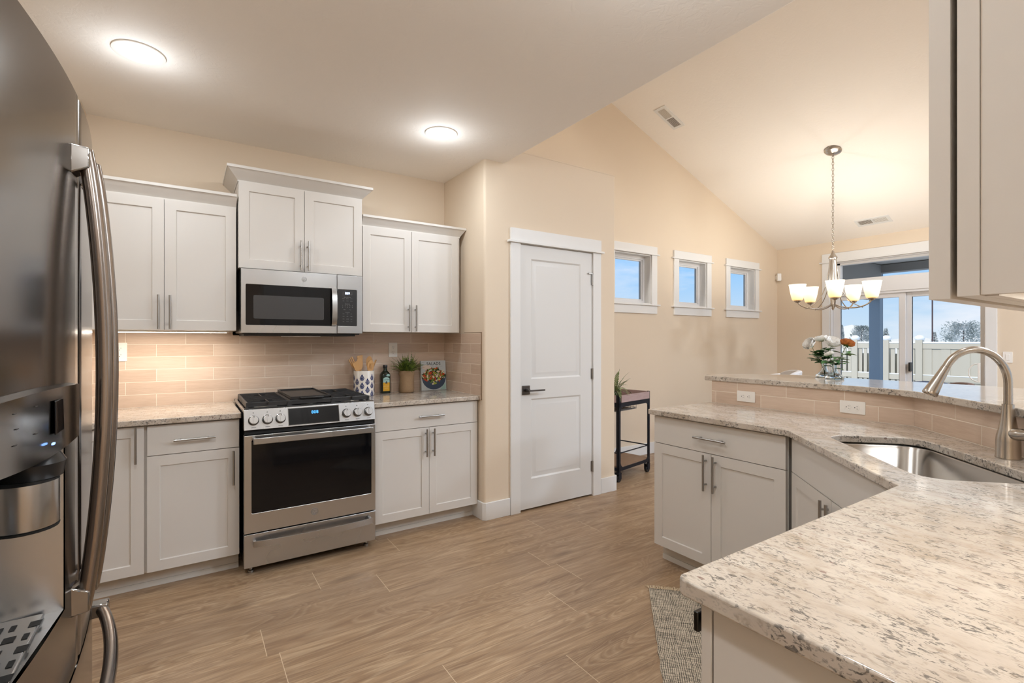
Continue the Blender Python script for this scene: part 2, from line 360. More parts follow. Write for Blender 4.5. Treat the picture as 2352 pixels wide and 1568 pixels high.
def f_rug(nt, b):
    s = nt.sep(nt.pos()); a = nt.math('MULTIPLY', nt.math('ADD', s[0], s[1]), .7071); c = nt.math('MULTIPLY', nt.math('SUBTRACT', s[0], s[1]), .7071)
    w1 = nt.noise(nt.comb(a, c, 0), 14, 3); a2 = nt.math('ADD', a, nt.math('MULTIPLY', w1, .012)); c2 = nt.math('ADD', c, nt.math('MULTIPLY', w1, .02))
    sa = nt.math('ADD', nt.math('MULTIPLY', nt.math('SINE', nt.math('MULTIPLY', a2, 860)), .5), .5); sc_ = nt.math('ADD', nt.math('MULTIPLY', nt.math('SINE', nt.math('MULTIPLY', c2, 780)), .5), .5)
    st = nt.noise(nt.comb(nt.math('MULTIPLY', a, 5), nt.math('MULTIPLY', c, 60), 0), 2.6, 3, .7); st2 = nt.noise(nt.comb(nt.math('MULTIPLY', a, 60), nt.math('MULTIPLY', c, 4), 3), 2.6, 3, .7)
    v = nt.math('ADD', nt.math('MULTIPLY', nt.math('MULTIPLY', sa, sc_), .42), nt.math('MULTIPLY', nt.math('ADD', st, st2), .50))
    nt.put(b.inputs['Base Color'], nt.ramp(v, [(.46, srgb(80, 74, 66)), (.58, srgb(152, 141, 124)), (.72, srgb(226, 213, 192))])); nt.put(b.inputs['Normal'], nt.bump(v, .6, .003))
mat('rug_weave', rough=.95, fn=f_rug); mat('fringe', srgb(214, 196, 168), .95)
mat('snow', srgb(236, 242, 248), .7); mat('fence_vinyl', srgb(190, 186, 174), .6)
mat('patio_paint', srgb(214, 208, 200), .7); mat('patio_post', srgb(140, 158, 178), .6); mat('patio_trim', srgb(150, 148, 146), .7)
mat('conifer', rough=.8, fn=f_leaf(srgb(132, 146, 146), srgb(226, 230, 232), 3)); mat('trunk', srgb(90, 80, 78), .9); mat('hill', srgb(215, 215, 212), .9)
mat('cover', srgb(200, 208, 212), .25); mat('pages', srgb(236, 230, 218), .7)
mat('bowl_blue', srgb(62, 78, 100), .3); mat('sal_dark', srgb(34, 52, 22), .45); mat('sal_green', srgb(104, 134, 54), .4); mat('sal_lime', srgb(170, 186, 70), .4); mat('sal_red', srgb(198, 70, 32), .4); mat('sal_white', srgb(222, 212, 186), .4); mat('sal_brown', srgb(146, 92, 60), .5); mat('cream_oval', srgb(222, 208, 196), .4)

mat('tile_edge', srgb(150, 128, 106), .4)
# ------------------------------------------------------------------ setting
XL = -.50; YW = 3.79; XC = 1.817; YP = 3.118; XP = 3.158; HP = 2.785; XE = 1.995; YF = 3.90; XS = 7.30; XB = 2.919; YB1 = 1.99; YBEND = .895
X0 = -1.02; YBK = -4.2
def sbox(name, b, m, **k):
    mb = MB(); mb.box(*b); return struct(mb.build(name, m, **k))
mb = MB(); mb.box(X0-.1, XS+.1, YBK-.1, YF+.1, -.1, 0); struct(mb.build('floor', 'oak_planks'))
# flat kitchen ceiling with round cut-outs left simple: lenses sit just below it
mb = MB(); mb.box(X0-.1, XE, YBK-.1, YW+.1, KC, KC+.12); struct(mb.build('ceiling', 'ceiling_paint', bevel=.012))
mb = MB(); mb.box(XE-.12, XE, YBK, YP+.4, KC+.121, vz(XE)); struct(mb.build('wall_header', 'wall_paint'))
mb = MB(); z0, z1 = vz(XE-.2), vz(XS+.15)
mb.add([(XE-.2, YBK-.1, z0), (XS+.15, YBK-.1, z1), (XS+.15, YF+.15, z1), (XE-.2, YF+.15, z0), (XE-.2, YBK-.1, z0+.12), (XS+.15, YBK-.1, z1+.12), (XS+.15, YF+.15, z1+.12), (XE-.2, YF+.15, z0+.12)],
       [(0, 1, 2, 3), (7, 6, 5, 4), (0, 4, 5, 1), (1, 5, 6, 2), (2, 6, 7, 3), (3, 7, 4, 0)])
struct(mb.build('ceiling_vault', 'ceiling_paint'))
sbox('wall_range', (X0-.12, XC-.001, YW, YW+.12, 0, KC), 'wall_paint')
# left side: hall wall behind the refrigerator and the short stub that ends the range run
mb = MB(); mb.prism([(X0-.12, YBK), (X0, YBK), (X0, YW), (X0-.12, YW)], 0, KC); mb.box(XL-.12, XL, 3.60, YW-.0005, 0, KC-.0005)
struct(mb.build('wall_left', 'wall_paint'))
# pantry box: bull-nosed drywall around the closet; doorway cut in front
mb = MB(); D0, D1, DH = 2.133, 2.878, 2.066
def bull(x, y, r, a0, a1, n=5): return [(x+r*cos(R(a0+(a1-a0)*i/n)), y+r*sin(R(a0+(a1-a0)*i/n))) for i in range(n+1)]
r_ = .02
out = bull(XC+r_, YP+r_, r_, 180, 270)+[(D0-.004, YP), (D0-.004, YP+.11), (XC+.11, YP+.11), (XC+.11, YF-.001), (XC, YF-.001)]
mb.prism(out, 0, DH+.006)
out2 = [(D1+.004, YP)]+bull(XP-r_, YP+r_, r_, -90, 0)+[(XP, YF-.001), (XP-.11, YF-.001), (XP-.11, YP+.11), (D1+.004, YP+.11)]
mb.prism(out2, 0, DH+.006)
out3 = bull(XC+r_, YP+r_, r_, 180, 270)+bull(XP-r_, YP+r_, r_, -90, 0)+[(XP, YF-.001), (XC, YF-.001)]
mb.prism(out3, DH+.006, HP)
struct(mb.build('wall_pantry', 'wall_paint', smooth=50))
mb = MB(); mb.tube([(XE+.002, YP+.006, HP-.006), (XP-.012, YP+.006, HP-.006)], .009, 10); struct(mb.build('trim_bullnose', 'wall_paint'))
# gable wall with three small windows
WZ0, WZ1 = 1.745, 2.322
WIN = [(3.93, 4.533), (5.026, 5.585), (6.096, 6.70)]
mb = MB()
mb.M = Matrix(((1, 0, 0, 0), (0, 0, 1, YF), (0, 1, 0, 0), (0, 0, 0, 1)))
mb.prism([(XE-.15, 0), (XS+.12, 0), (XS+.12, vz(XS+.12)), (XE-.15, vz(XE-.15))], 0, .14, holes=[[(a, WZ0), (b, WZ0), (b, WZ1), (a, WZ1)] for a, b in WIN])
struct(mb.build('wall_gable', 'wall_paint'))
# slider wall (plane X=XS)
SY0, SY1, SZ1 = 1.62, 3.18, 2.375
mb = MB(); mb.M = Matrix(((0, 0, 1, XS), (1, 0, 0, 0), (0, 1, 0, 0), (0, 0, 0, 1)))
mb.prism([(YBK-.1, 0), (YF, 0), (YF, KC), (YBK-.1, KC)], 0, .16, holes=[[(SY0, .0), (SY1, .0), (SY1, SZ1), (SY0, SZ1)], [(-2.6, .9), (-.4, .9), (-.4, 2.2), (-2.6, 2.2)]])
struct(mb.build('wall_patio', 'wall_paint'))
mb = MB(); mb.M = Matrix(((1, 0, 0, 0), (0, 0, -1, YBK), (0, 1, 0, 0), (0, 0, 0, 1)))
mb.prism([(X0-.1, 0), (XS+.1, 0), (XS+.1, 4.8), (X0-.1, 4.8)], 0, .12, holes=[[(2.6, .5), (4.3, .5), (4.3, 2.4), (2.6, 2.4)], [(4.7, .5), (6.6, .5), (6.6, 2.4), (4.7, 2.4)]])  # both openings are unseen, added to let sky light in
struct(mb.build('wall_rear', 'wall_paint'))
sbox('wall_sink', (.77, 1.99, -.24, -.12, 0, KC-.002), 'wall_paint')
# half wall that carries the breakfast bar
def barwall():
    mb = MB(); t = .12
    mb.prism([(XB, YB1), (XB, YBEND), (XB-1.01, YBEND-1.01), (XB-.84, YBEND-1.01), (XB+t, YBEND-.05), (XB+t, YB1)], 0, 1.057)
    return struct(mb.build('wall_bar', 'wall_paint'))
barwall()
# baseboards
def baseboard(name, pts, inward, h=.13, t=.014):
    mb = MB()
    for (a, b) in zip(pts[:-1], pts[1:]):
        a = Vector(a); b = Vector(b); d = (b-a).normalized(); n = Vector((-d.y, d.x))*inward*t
        mb.prism([tuple(a), tuple(b), tuple(b+n), tuple(a+n)], 0, h)
    return struct(mb.build(name, 'trim_paint', bevel=.003))
mb = MB(); t = .014
mb.prism([(XC-t, YP+.17), (XC-t, YP+.008), (XC+.008, YP-t), (2.037, YP-t), (2.037, YP-.0005), (XC+.009, YP-.0005), (XC-.0005, YP+.009), (XC-.0005, YP+.17)], 0, .13)
struct(mb.build('baseboard_pantry', 'trim_paint', bevel=.003))
mb = MB(); mb.prism([(2.976, YP-t), (XP+.002, YP-t), (XP+t, YP-.002), (XP+t, YF), (XP+.0005, YF), (XP+.0005, YP-.0005), (2.976, YP-.0005)], 0, .13)
struct(mb.build('baseboard_corner', 'trim_paint', bevel=.003))
baseboard('baseboard_gable', [(XP+.016, YF-.0005), (XS, YF-.0005)], -1)
baseboard('baseboard_patio', [(XS-.0005, YF-.016), (XS-.0005, SY1+.1)], -1)
baseboard('baseboard_rear', [(XS-.0005, SY0-.1), (XS-.0005, YBK)], -1)

# ------------------------------------------------------------------ small square windows
for i, (a, b) in enumerate(WIN):
    r = root('window_%d' % (i+1), ((a+b)/2, YF, WZ0)); struct(r)
    mb = MB(); y0 = YF-.018; y1 = YF-.0005; tw = .092
    mb.box(a-tw, a, y0, y1, WZ0-.0, WZ1); mb.box(b, b+tw, y0, y1, WZ0, WZ1)
    mb.box(a-tw, b+tw, y0-.003, y1, WZ1+.014, WZ1+.10); mb.box(a-tw-.035, b+tw+.035, y0-.014, y1, WZ1, WZ1+.014)
    mb.box(a-tw-.035, b+tw+.035, y0-.02, y1, WZ0-.016, WZ0); mb.box(a-tw, b+tw, y0, y1, WZ0-.11, WZ0-.016)
    mb.build('casing', 'trim_paint', r, bevel=.002)
    mb = MB(); e = .002   # jamb liner and sash
    for bx in ((a+e, a+.012, YF, YF+.135, WZ0+e, WZ1-e), (b-.012, b-e, YF, YF+.135, WZ0+e, WZ1-e), (a+.012, b-.012, YF, YF+.135, WZ0+e, WZ0+.012), (a+.012, b-.012, YF, YF+.135, WZ1-.012, WZ1-e)): mb.box(*bx)
    mb.build('jamb', 'trim_paint', r)
    mb = MB(); s_ = .04; y = YF+.085
    for k, (ins, th, yy) in enumerate(((.012, .035, y), (.045, .02, y+.012))):
        A, B, Z0, Z1 = a+ins, b-ins, WZ0+ins, WZ1-ins
        for bx in ((A, A+th, yy, yy+.03, Z0, Z1), (B-th, B, yy, yy+.03, Z0, Z1), (A+th, B-th, yy, yy+.03, Z0, Z0+th), (A+th, B-th, yy, yy+.03, Z1-th, Z1)): mb.box(*bx)
    mb.build('sash', 'vinyl', r, bevel=.002)
    mb = MB(); mb.box(a+.06, b-.06, y+.024, y+.028, WZ0+.06, WZ1-.06); mb.build('pane', 'window_glass', r)

# ------------------------------------------------------------------ patio slider with transom
r = root('door_2', (XS, (SY0+SY1)/2, 0)); struct(r)
mb = MB(); x0, x1 = XS-.02, XS-.0005; tw = .095
mb.box(x0, x1, SY0-tw, SY0, 0, SZ1); mb.box(x0, x1, SY1, SY1+tw, 0, SZ1); mb.box(x0-.004, x1, SY0-tw, SY1+tw, SZ1+.016, SZ1+.125); mb.box(x0-.016, x1, SY0-tw-.03, SY1+tw+.03, SZ1, SZ1+.016)
mb.build('casing', 'trim_paint', r, bevel=.002)
mb = MB(); f0 = XS+.06; f1 = XS+.13
mb.box(XS+.001, XS+.15, SY1-.012, SY1-.001, 0, SZ1); mb.box(XS+.001, XS+.15, SY0+.001, SY0+.012, 0, SZ1); mb.box(XS+.001, XS+.15, SY0, SY1, SZ1-.012, SZ1-.001)
mb.box(f0, f1, SY1-.10, SY1-.012, 2.10, SZ1-.012); mb.box(f0, f1, SY0+.012, SY0+.06, 2.10, SZ1-.012); mb.box(f0, f1, SY0+.012, SY1-.012, SZ1-.04, SZ1-.012)
mb.box(XS+.03, f1, SY0+.001, SY1-.001, 1.945, 2.135); mb.box(f0-.02, f1, SY0+.012, SY1-.012, 1.915, 1.945)
mb.box(f0, f1, SY0, SY1, 0, .03)
mb.build('frame', 'vinyl', r, bevel=.003)
def panel(y0, y1, x, nm, sl, sr):
    mb = MB(); mb.box(x, x+.035, y1-sl, y1, .03, 1.915); mb.box(x, x+.035, y0, y0+sr, .03, 1.915); mb.box(x, x+.035, y0+sr, y1-sl, 1.86, 1.915); mb.box(x, x+.035, y0+sr, y1-sl, .03, .12)
    o = mb.build(nm, 'vinyl', r, bevel=.003)
    mb = MB(); mb.box(x+.014, x+.020, y0+sr, y1-sl, .12, 1.86); mb.build('pane', 'window_glass', o)
    return o
panel(2.36, SY1-.013, f0+.004, 'fixed_panel', .085, .062)
sp = panel(SY0+.013, 2.44, f0+.042, 'sliding_panel', .13, .05)
mb = MB(); mb.box(XS+.030, f0+.04, 2.30, 2.322, .945, 1.055); mb.build('latch', 'black_plastic', r, bevel=.004)
mb = MB(); mb.tube([(XS-.05, 1.672+.075*sin(R(a)), .968+.098*cos(R(a))) for a in range(0, 181, 15)], .006, 8); mb.box(XS-.055, XS-.021, 1.655, 1.672, .86, 1.075)
mb.build('pull', 'plastic_white', r, bevel=.001)
mb = MB(); mb.box(XS+.06, XS+.12, -2.6, -.4, .9, .94); mb.box(XS+.06, XS+.12, -2.6, -.4, 2.16, 2.2); mb.box(XS+.06, XS+.12, -2.6, -2.56, .94, 2.16); mb.box(XS+.06, XS+.12, -.44, -.4, .94, 2.16); mb.box(XS+.06, XS+.12, -1.52, -1.48, .94, 2.16)
o = mb.build('window_4', 'vinyl'); struct(o)

# ------------------------------------------------------------------ pantry door
r = root('door_1', ((D0+D1)/2, YP, 0)); struct(r)
mb = MB(); y0, y1 = YP-.018, YP-.0005; tw = .093
mb.box(D0-tw, D0-.004, y0, y1, 0, DH+.006); mb.box(D1+.004, D1+tw, y0, y1, 0, DH+.006)
mb.box(D0-tw, D1+tw, y0-.004, y1, DH+.022, DH+.117); mb.box(D0-tw-.024, D1+tw+.024, y0-.018, y1, DH+.006, DH+.022)
mb.box(D0-.0035, D0-.0005, YP, YP+.10, 0, DH+.005); mb.box(D1+.0005, D1+.0035, YP, YP+.10, 0, DH+.005); mb.box(D0, D1, YP, YP+.10, DH+.003, DH+.0055)
mb.build('casing', 'trim_paint', r, bevel=.002)
def panel_door(x0, x1, z0, z1, yf, panels, t=.035):
    """slab with sunk moulded panels: nested rings step in and out"""
    mb = MB(); M = face_negY(0, 0, 0); M[1][3] = yf; mb.M = M
    # front skin with holes
    holes = [[(a, c), (b, c), (b, d), (a, d)] for a, b, c, d in panels]
    mb.prism([(x0, z0), (x1, z0), (x1, z1), (x0, z1)], -t, 0, holes=holes)
    for a, b, c, d in panels:
        prof = [(0, 0), (.012, -.009), (.02, -.009), (.045, -.002), (.052, -.002)]
        rings = [[(a+i, c+i, h), (b-i, c+i, h), (b-i, d-i, h), (a+i, d-i, h)] for i, h in prof]
        vs = [p for rg in rings for p in rg]; fs = []
        for k in range(len(rings)-1):
            for j in range(4): fs.append((k*4+j, k*4+(j+1) % 4, (k+1)*4+(j+1) % 4, (k+1)*4+j))
        n = (len(rings)-1)*4; fs.append((n, n+1, n+2, n+3)); mb.add(vs, fs)
        mb.quad((a, c, -t), (a, d, -t), (b, d, -t), (b, c, -t))
    return mb
yd = YP-.002
panel_door(D0+.002, D1-.002, .014, DH, yd, [(2.238, 2.752, 1.022, 1.962), (2.238, 2.752, .243, .868)]).build('slab', 'door_paint', r, smooth=25)
mb = MB(); mb.box(2.152, 2.222, yd-.009, yd-.0005, .904, .974); mb.cyl((2.187, yd-.009, .939), (2.187, yd-.05, .939), .013); mb.box(2.178, 2.335, yd-.058, yd-.046, .931, .943)
mb.build('lever_handle', 'lever_metal', r, bevel=.002)
for k, z in enumerate((1.842, 1.041, .252)):
    mb = MB(); mb.cyl((D1+.001, yd-.008, z-.045), (D1+.001, yd-.008, z+.045), .007); mb.box(D1-.014, D1+.014, yd-.003, yd-.0003, z-.044, z+.044)
    if k == 0: mb.box(D1-.05, D1+.012, yd-.012, yd-.006, z+.046, z+.054); mb.cyl((D1-.045, yd-.02, z+.05), (D1-.045, yd-.004, z+.05), .005)
    mb.build('hinge', 'pull_metal', r)

# ------------------------------------------------------------------ cabinets
def shaker(x0, x1, z0, z1, fr=.054, t=.02, rec=.007):
    mb = MB(local=True); mb.M = Matrix(((1, 0, 0, 0), (0, 0, -1, 0), (0, 1, 0, 0), (0, 0, 0, 1)))   # x->x, y->z, z-> -y
    a, b, c, d = x0+fr, x1-fr, z0+fr, z1-fr
    mb.prism([(x0, z0), (x1, z0), (x1, z1), (x0, z1)], -t, 0, holes=[[(a, c), (b, c), (b, d), (a, d)]])
    mb.add([(a, c, 0), (b, c, 0), (b, d, 0), (a, d, 0), (a+.004, c+.004, -rec), (b-.004, c+.004, -rec), (b-.004, d-.004, -rec), (a+.004, d-.004, -rec)],
           [(0, 1, 5, 4), (1, 2, 6, 5), (2, 3, 7, 6), (3, 0, 4, 7), (4, 5, 6, 7)])
    mb.quad((a, c, -t), (a, d, -t), (b, d, -t), (b, c, -t)); return mb
def pull(vert, x, z, L_=.192, parent=None, y=0, m='pull_metal', r=.006, st=.03):
    mb = MB(local=True); h = L_/2; q = L_*.33
    if vert:
        mb.cyl((x, y-st, z-h), (x, y-st, z+h), r, 12)
        for s in (-q, q): mb.cyl((x, y-.0004, z+s), (x, y-st, z+s), r*.8, 10)
    else:
        mb.cyl((x-h, y-st, z), (x+h, y-st, z), r, 12)
        for s in (-q, q): mb.cyl((x+s, y-.0004, z), (x+s, y-st, z), r*.8, 10)
    return mb.build('handle', m, parent)
def cabinet(name, loc, rz, w, depth, z0, z1, fronts, label, toe=0, group=None, crown=None, extra=None, cat='cabinet'):
    r = root(name, loc, rz, label, cat, group)
    mb = MB(local=True); mb.box(0, w, .0205, depth, z0+toe, z1)
    mb.build('carcass', 'cabinet_paint', r)
    if toe:
        mb = MB(local=True); mb.box(0, w, .085, depth, z0, z0+toe-.0005); mb.box(0, w, .079, .0845, z0, z0+.03); mb.build('toe_kick', 'toe_kick_paint', r)
    for f in fronts:
        k, x0, x1, a, b = f[:5]
        if k == 'door': o = shaker(x0, x1, a, b).build('door', 'cabinet_paint', r, smooth=25)
        else:
            mb = MB(local=True); mb.box(x0, x1, 0, .02, a, b); o = mb.build('drawer' if k == 'drawer' else 'false_front', 'cabinet_paint', r, bevel=.0015)
        if len(f) > 5: pull(f[5] == 'v', f[6], f[7], parent=o)
    if crown:
        cz0, cz1, pr, ext0, ext1 = crown       # flared crown with a flat cap, mitred at the open ends
        mb = MB(local=True); lo = lambda e, p: p if e else 0
        def ring(p, z): return [(0-lo(ext0, p), depth, z), (0-lo(ext0, p), .02-p, z), (w+lo(ext1, p), .02-p, z), (w+lo(ext1, p), depth, z)]
        prof = [(.004, cz0), (.004, cz0+.008), (pr-.004, cz1-.016), (pr, cz1-.016), (pr, cz1)]
        rs = [ring(p, z) for p, z in prof]; vs = [q for g in rs for q in g]; fs = []
        for k in range(len(rs)-1):
            for j in range(4): fs.append((k*4+j, k*4+(j+1) % 4, (k+1)*4+(j+1) % 4, (k+1)*4+j))
        n = (len(rs)-1)*4; fs.append((n, n+1, n+2, n+3)); fs.append((3, 2, 1, 0)); mb.add(vs, fs)
        mb.build('crown', 'cabinet_paint', r, smooth=0)
    return r
ZB, ZT, ZG = .103, .882, .717
YD = 3.195          # face of the base doors on the range wall
UZ = 1.385; UT = 2.13; YU = 3.415
dm = .0015
# base run left of the range
cabinet('base_cabinet', (-.478, YD, 0), 0, .294, YW-YD-.003, 0, ZT, [('door', .02, .285, ZB+.004, ZT-.006, 'v', .252, .785)],
        'white base cabinet with one full height door in the corner by the refrigerator', toe=ZB)
cabinet('base_cabinet', (-.184, YD, 0), 0, .43, YW-YD-.003, 0, ZT, [('drawer', .004, .427, ZG+.0015, ZT-.006, 'h', .215, .792), ('door', .004, .427, ZB+.004, ZG-.0015, 'v', .397, .607)],
        'white base cabinet with one drawer over one door left of the range', toe=ZB)
cabinet('base_cabinet', (1.022, YD, 0), 0, .782, YW-YD-.003, 0, ZT, [('drawer', .003, .779, ZG+.0015, ZT-.006, 'h', .40, .797), ('door', .003, .391, ZB+.004, ZG-.0015, 'v', .364, .612), ('door', .394, .779, ZB+.004, ZG-.0015, 'v', .421, .612)],
        'white base cabinet with one drawer over two doors between range and pantry wall', toe=ZB)
# wall cabinets
cabinet('wall_cabinet', (-.478, YU, 0), 0, .724, YW-YU-.003, UZ, UT, [('door', .008, .3635, UZ+.001, UT-.001, 'v', .338, 1.487), ('door', .3665, .7215, UZ+.001, UT-.001, 'v', .392, 1.487)],
        'white two-door wall cabinet left of the microwave', crown=(UT+.0005, 2.21, .045, 0, 0))
cabinet('wall_cabinet', (.254, YU-.022, 0), 0, .750, YW-YU+.019, 1.768, 2.295, [('door', .003, .3735, 1.769, 2.294, 'v', .3735-.021, 1.870), ('door', .3765, .747, 1.769, 2.294, 'v', .3765+.021, 1.870)],
        'taller white two-door wall cabinet above the microwave, highest crown', crown=(2.2955, 2.378, .062, 1, 1))
cabinet('wall_cabinet', (1.010, YU, 0), 0, .764, YW-YU-.003, UZ, UT-.005, [('door', .003, .3605, UZ+.001, UT-.006, 'v', .335, 1.487), ('door', .3635, .744, UZ+.001, UT-.006, 'v', .389, 1.487)],
        'white two-door wall cabinet right of the microwave, above the cookbook', crown=(UT-.0045, 2.20, .042, 0, 1))
# island-side legs: far leg faces -X
cabinet('base_cabinet', (2.335, 1.985, 0), R(-90), .78, XB-2.335-.003, 0, ZT, [('drawer', .003, .777, ZG+.0015, ZT-.006, 'h', .388, .797), ('door', .003, .383, ZB+.008, ZG-.0015, 'v', .356, .614), ('door', .386, .777, ZB+.008, ZG-.0015, 'v', .413, .614)],
        'white base cabinet with drawer and two doors at the far end of the sink counter', toe=ZB)
# diagonal sink base (front normal towards -x,+y)
c0 = Vector((2.345, 1.190)); dvec = Vector((-.7071, -.7071)); wd = .865
r = root('sink_cabinet', (c0.x, c0.y, 0), R(-135), 'diagonal white sink cabinet below the corner sink, mostly behind the counter', 'cabinet')
mb = MB(local=True)
mb.box(.0, wd, .0205, .03, ZB, ZT); mb.box(.02, wd-.02, .085, .095, 0, ZB-.001); mb.build('face_frame', 'cabinet_paint', r)
mb = MB(local=True); mb.box(.012, wd-.03, 0, .02, ZG+.0015, ZT-.006); mb.build('false_front', 'cabinet_paint', r, bevel=.0015)
o = shaker(.012, wd/2-.0015, ZB+.008, ZG-.0015).build('door', 'cabinet_paint', r, smooth=25); pull(True, wd/2-.027, .612, parent=o)
o = shaker(wd/2+.0015, wd-.03, ZB+.008, ZG-.0015).build('door', 'cabinet_paint', r, smooth=25); pull(True, wd/2+.027, .612, parent=o)
# near leg faces +Y; its left end panel is beside the camera
r = root('base_cabinet', (1.715, .53, 0), R(180), 'white base cabinet under the near end of the granite counter, side panel towards the viewer', 'cabinet')
wn = 1.715-.745
mb = MB(local=True); mb.box(0, wn-.018, .0235, .64, ZB, ZT); mb.build('carcass', 'cabinet_paint', r)
mb = MB(local=True); mb.box(wn-.0175, wn, .0245, .64, .0, ZT); mb.build('end_panel', 'cabinet_paint', r)
mb = MB(local=True); mb.box(.01, wn-.02, .085, .09, 0, ZB-.001); mb.build('toe_kick', 'toe_kick_paint', r)
for i, (a, b) in enumerate(((.003, .483), (.486, wn))):
    mb = MB(local=True); mb.box(a, b, 0, .02, ZG+.0015, ZT-.006); o = mb.build('drawer', 'cabinet_paint', r, bevel=.0015)
    if i == 0: pull(False, (a+b)/2, .80, parent=o)
    else:
        mb = MB(local=True); mb.box(wn-.24, wn-.022, -.032, -.022, .80, .836); mb.box(wn-.22, wn-.21, -.022, -.0004, .81, .826); mb.box(wn-.05, wn-.04, -.022, -.0004, .81, .826)
        tag(mb.build('handle', 'dark_grip', o, bevel=.002), 'dark flat handle')
    o = shaker(a, b, ZB+.008, ZG-.0015).build('door', 'cabinet_paint', r, smooth=25); pull(True, b-.03 if i == 0 else a+.03, .612, parent=o)
# near upper cabinet: its end panel fills the right edge of the frame
YN = .218; XN = .752
r = root('wall_cabinet', (2.05, YN, 0), R(180), 'large beige end panel of a wall cabinet hanging at the right edge, near the viewer', 'cabinet')
wn = 2.05-XN
mb = MB(local=True); mb.box(0, wn-.0195, .046, .333, UZ+.018, 2.30); mb.box(0, wn, .0265, .046, UZ-.006, 2.30); mb.box(wn-.019, wn-.002, .0465, .333, UZ-.005, 2.30)
mb.build('carcass', 'cabinet_paint', r)
mb = MB(local=True); mb.box(0, wn-.0205, .0465, .058, UZ-.006, UZ+.0175); mb.box(0, wn-.0205, .315, .333, UZ-.006, UZ+.0175); mb.build('valance', 'cabinet_paint', r)
for k in range(3):
    a, b = .002+k*wn/3, (k+1)*wn/3-.001; o = shaker(a, b, UZ-.008, 2.30).build('door', 'cabinet_paint', r, smooth=25); pull(True, b-.03 if k == 0 else a+.03, 1.487, parent=o)
# under-cabinet light bars
def light_bar(loc, rz, L_, energy, label):
    r = root('under_cabinet_light', loc, rz, label, 'light'); mb = MB(local=True); mb.box(-L_/2, L_/2, -.014, .014, -.011, -.0005); mb.build('housing', 'plastic_white', r, bevel=.002)
    mb = MB(local=True); mb.box(-L_/2+.01, L_/2-.01, -.010, .010, -.0135, -.0112); mb.build('diffuser', 'strip_glow', r)
    alight('strip_lamp', (loc[0], loc[1], loc[2]-.016), L_-.02, energy, (1, .93, .84), (0, 0, rz), shape='RECTANGLE', size_y=.02)
light_bar((-.10, 3.54, UZ), 0, .62, 2.2, 'slim glowing light bar under the wall cabinet left of the microwave')
light_bar((1.20, .06, UZ+.018), 0, .70, 1.1, 'bright light bar under the wall cabinet at the right edge')

# ------------------------------------------------------------------ counters
ZC = .914; ZS = .884
def slab(name, outline, label, z0=ZS, z1=ZC, holes=(), m='granite', mat_n=None):
    mb = MB(); mb.prism(outline, z0, z1, holes); o = mb.build(name, m, bevel=.004, smooth=30, seg=3); return tag(o, label, 'countertop')
YC = 3.17
slab('countertop', [(XL+.001, YC), (.2525, YC), (.2525, YW-.009), (XL+.001, YW-.009)], 'speckled granite countertop left of the range, below the lit tiles', m='granite_fine')
slab('countertop', [(1.0085, YC), (XC-.0095, YC), (XC-.0095, YW-.009), (1.0085, YW-.009)], 'speckled granite countertop between range and pantry wall, holding crock and cookbook', m='granite_fine')
q2 = .70711
def pq(p, q): return ((p+q)*q2, (p-q)*q2)
sink_hole = [pq(p, q) for p, q in rrect(1.68, 2.375, .912, 1.265, .085, 6)]
tl = XB-.0095
k_ = tl-YBEND-.004   # x-y of the diagonal tile face
outl = [(2.305, 2.005)] + [(2.305, 1.205), (2.302, 1.19), (2.292, 1.172)] + [(1.693, .560)] + [(.730, .560), (.720, .555), (.715, .545)] + [(.715, -.119), (tl-1.018, -.119), (tl, tl-2.0105), (tl, 2.005)]
slab('countertop', outl, 'long speckled granite counter with a cut-out corner sink in the foreground', holes=[sink_hole])
# raised bar top (overhangs both sides, clipped corner at its far end)
bar = [(2.900, 2.035), (2.899, 1.5), (2.893, 1.18), (2.875, 1.0), (2.835, .890), (2.74, .775), (1.86, -.105), (1.86, -.119), (2.62, -.119), (3.43, .62), (3.47, .76), (3.48, 1.74), (3.16, 2.11), (2.97, 2.075)]
slab('countertop', bar, 'raised granite breakfast bar top carrying the two flower vases', 1.0585, 1.089)
# backsplashes
mb = MB(); mb.box(XL+.001, XC-.0085, YW-.0085, YW-.0005, ZC-.03, UZ-.002); mb.box(.25, 1.0095, YW-.0085, YW-.0005, UZ-.0019, 1.36); tag(mb.build('backsplash', 'tile_range'), 'long beige subway tile backsplash behind the range', 'tile backsplash')
mb = MB(); mb.box(XC-.0085, XC-.0005, YP+.037, YW-.0005, ZC-.03, UZ-.002); tag(mb.build('backsplash', 'tile_return'), 'narrow tile backsplash on the side wall beside the cookbook', 'tile backsplash')
mb = MB(); mb.box(XC-.010, XC-.0005, YP+.034, YP+.0365, ZC-.03, UZ+.002); mb.box(XC-.010, XC-.0005, YP+.0367, YW-.375, UZ-.0018, UZ+.002); struct(mb.build('trim_tile', 'tile_edge'))
mb = MB(); mb.prism([(XB-.0005, YB1-.001), (XB-.0085, YB1-.001), (XB-.0085, YBEND+.0035), (XB-.0005, YBEND)], ZS, 1.058)
tag(mb.build('backsplash', 'tile_bar'), 'low tile strip below the bar top, left of the bend', 'tile backsplash')
e = .0056
mb = MB(); mb.prism([(XB-.0005, YBEND-.0004), (XB-.0085, YBEND+.003), (XB-.0085-1.0, YBEND+.003-1.0), (XB-.0005-1.0, YBEND-1.0-.0004)], ZS, 1.058)
tag(mb.build('backsplash', 'tile_diagonal'), 'low tile strip on the diagonal behind the faucet', 'tile backsplash')

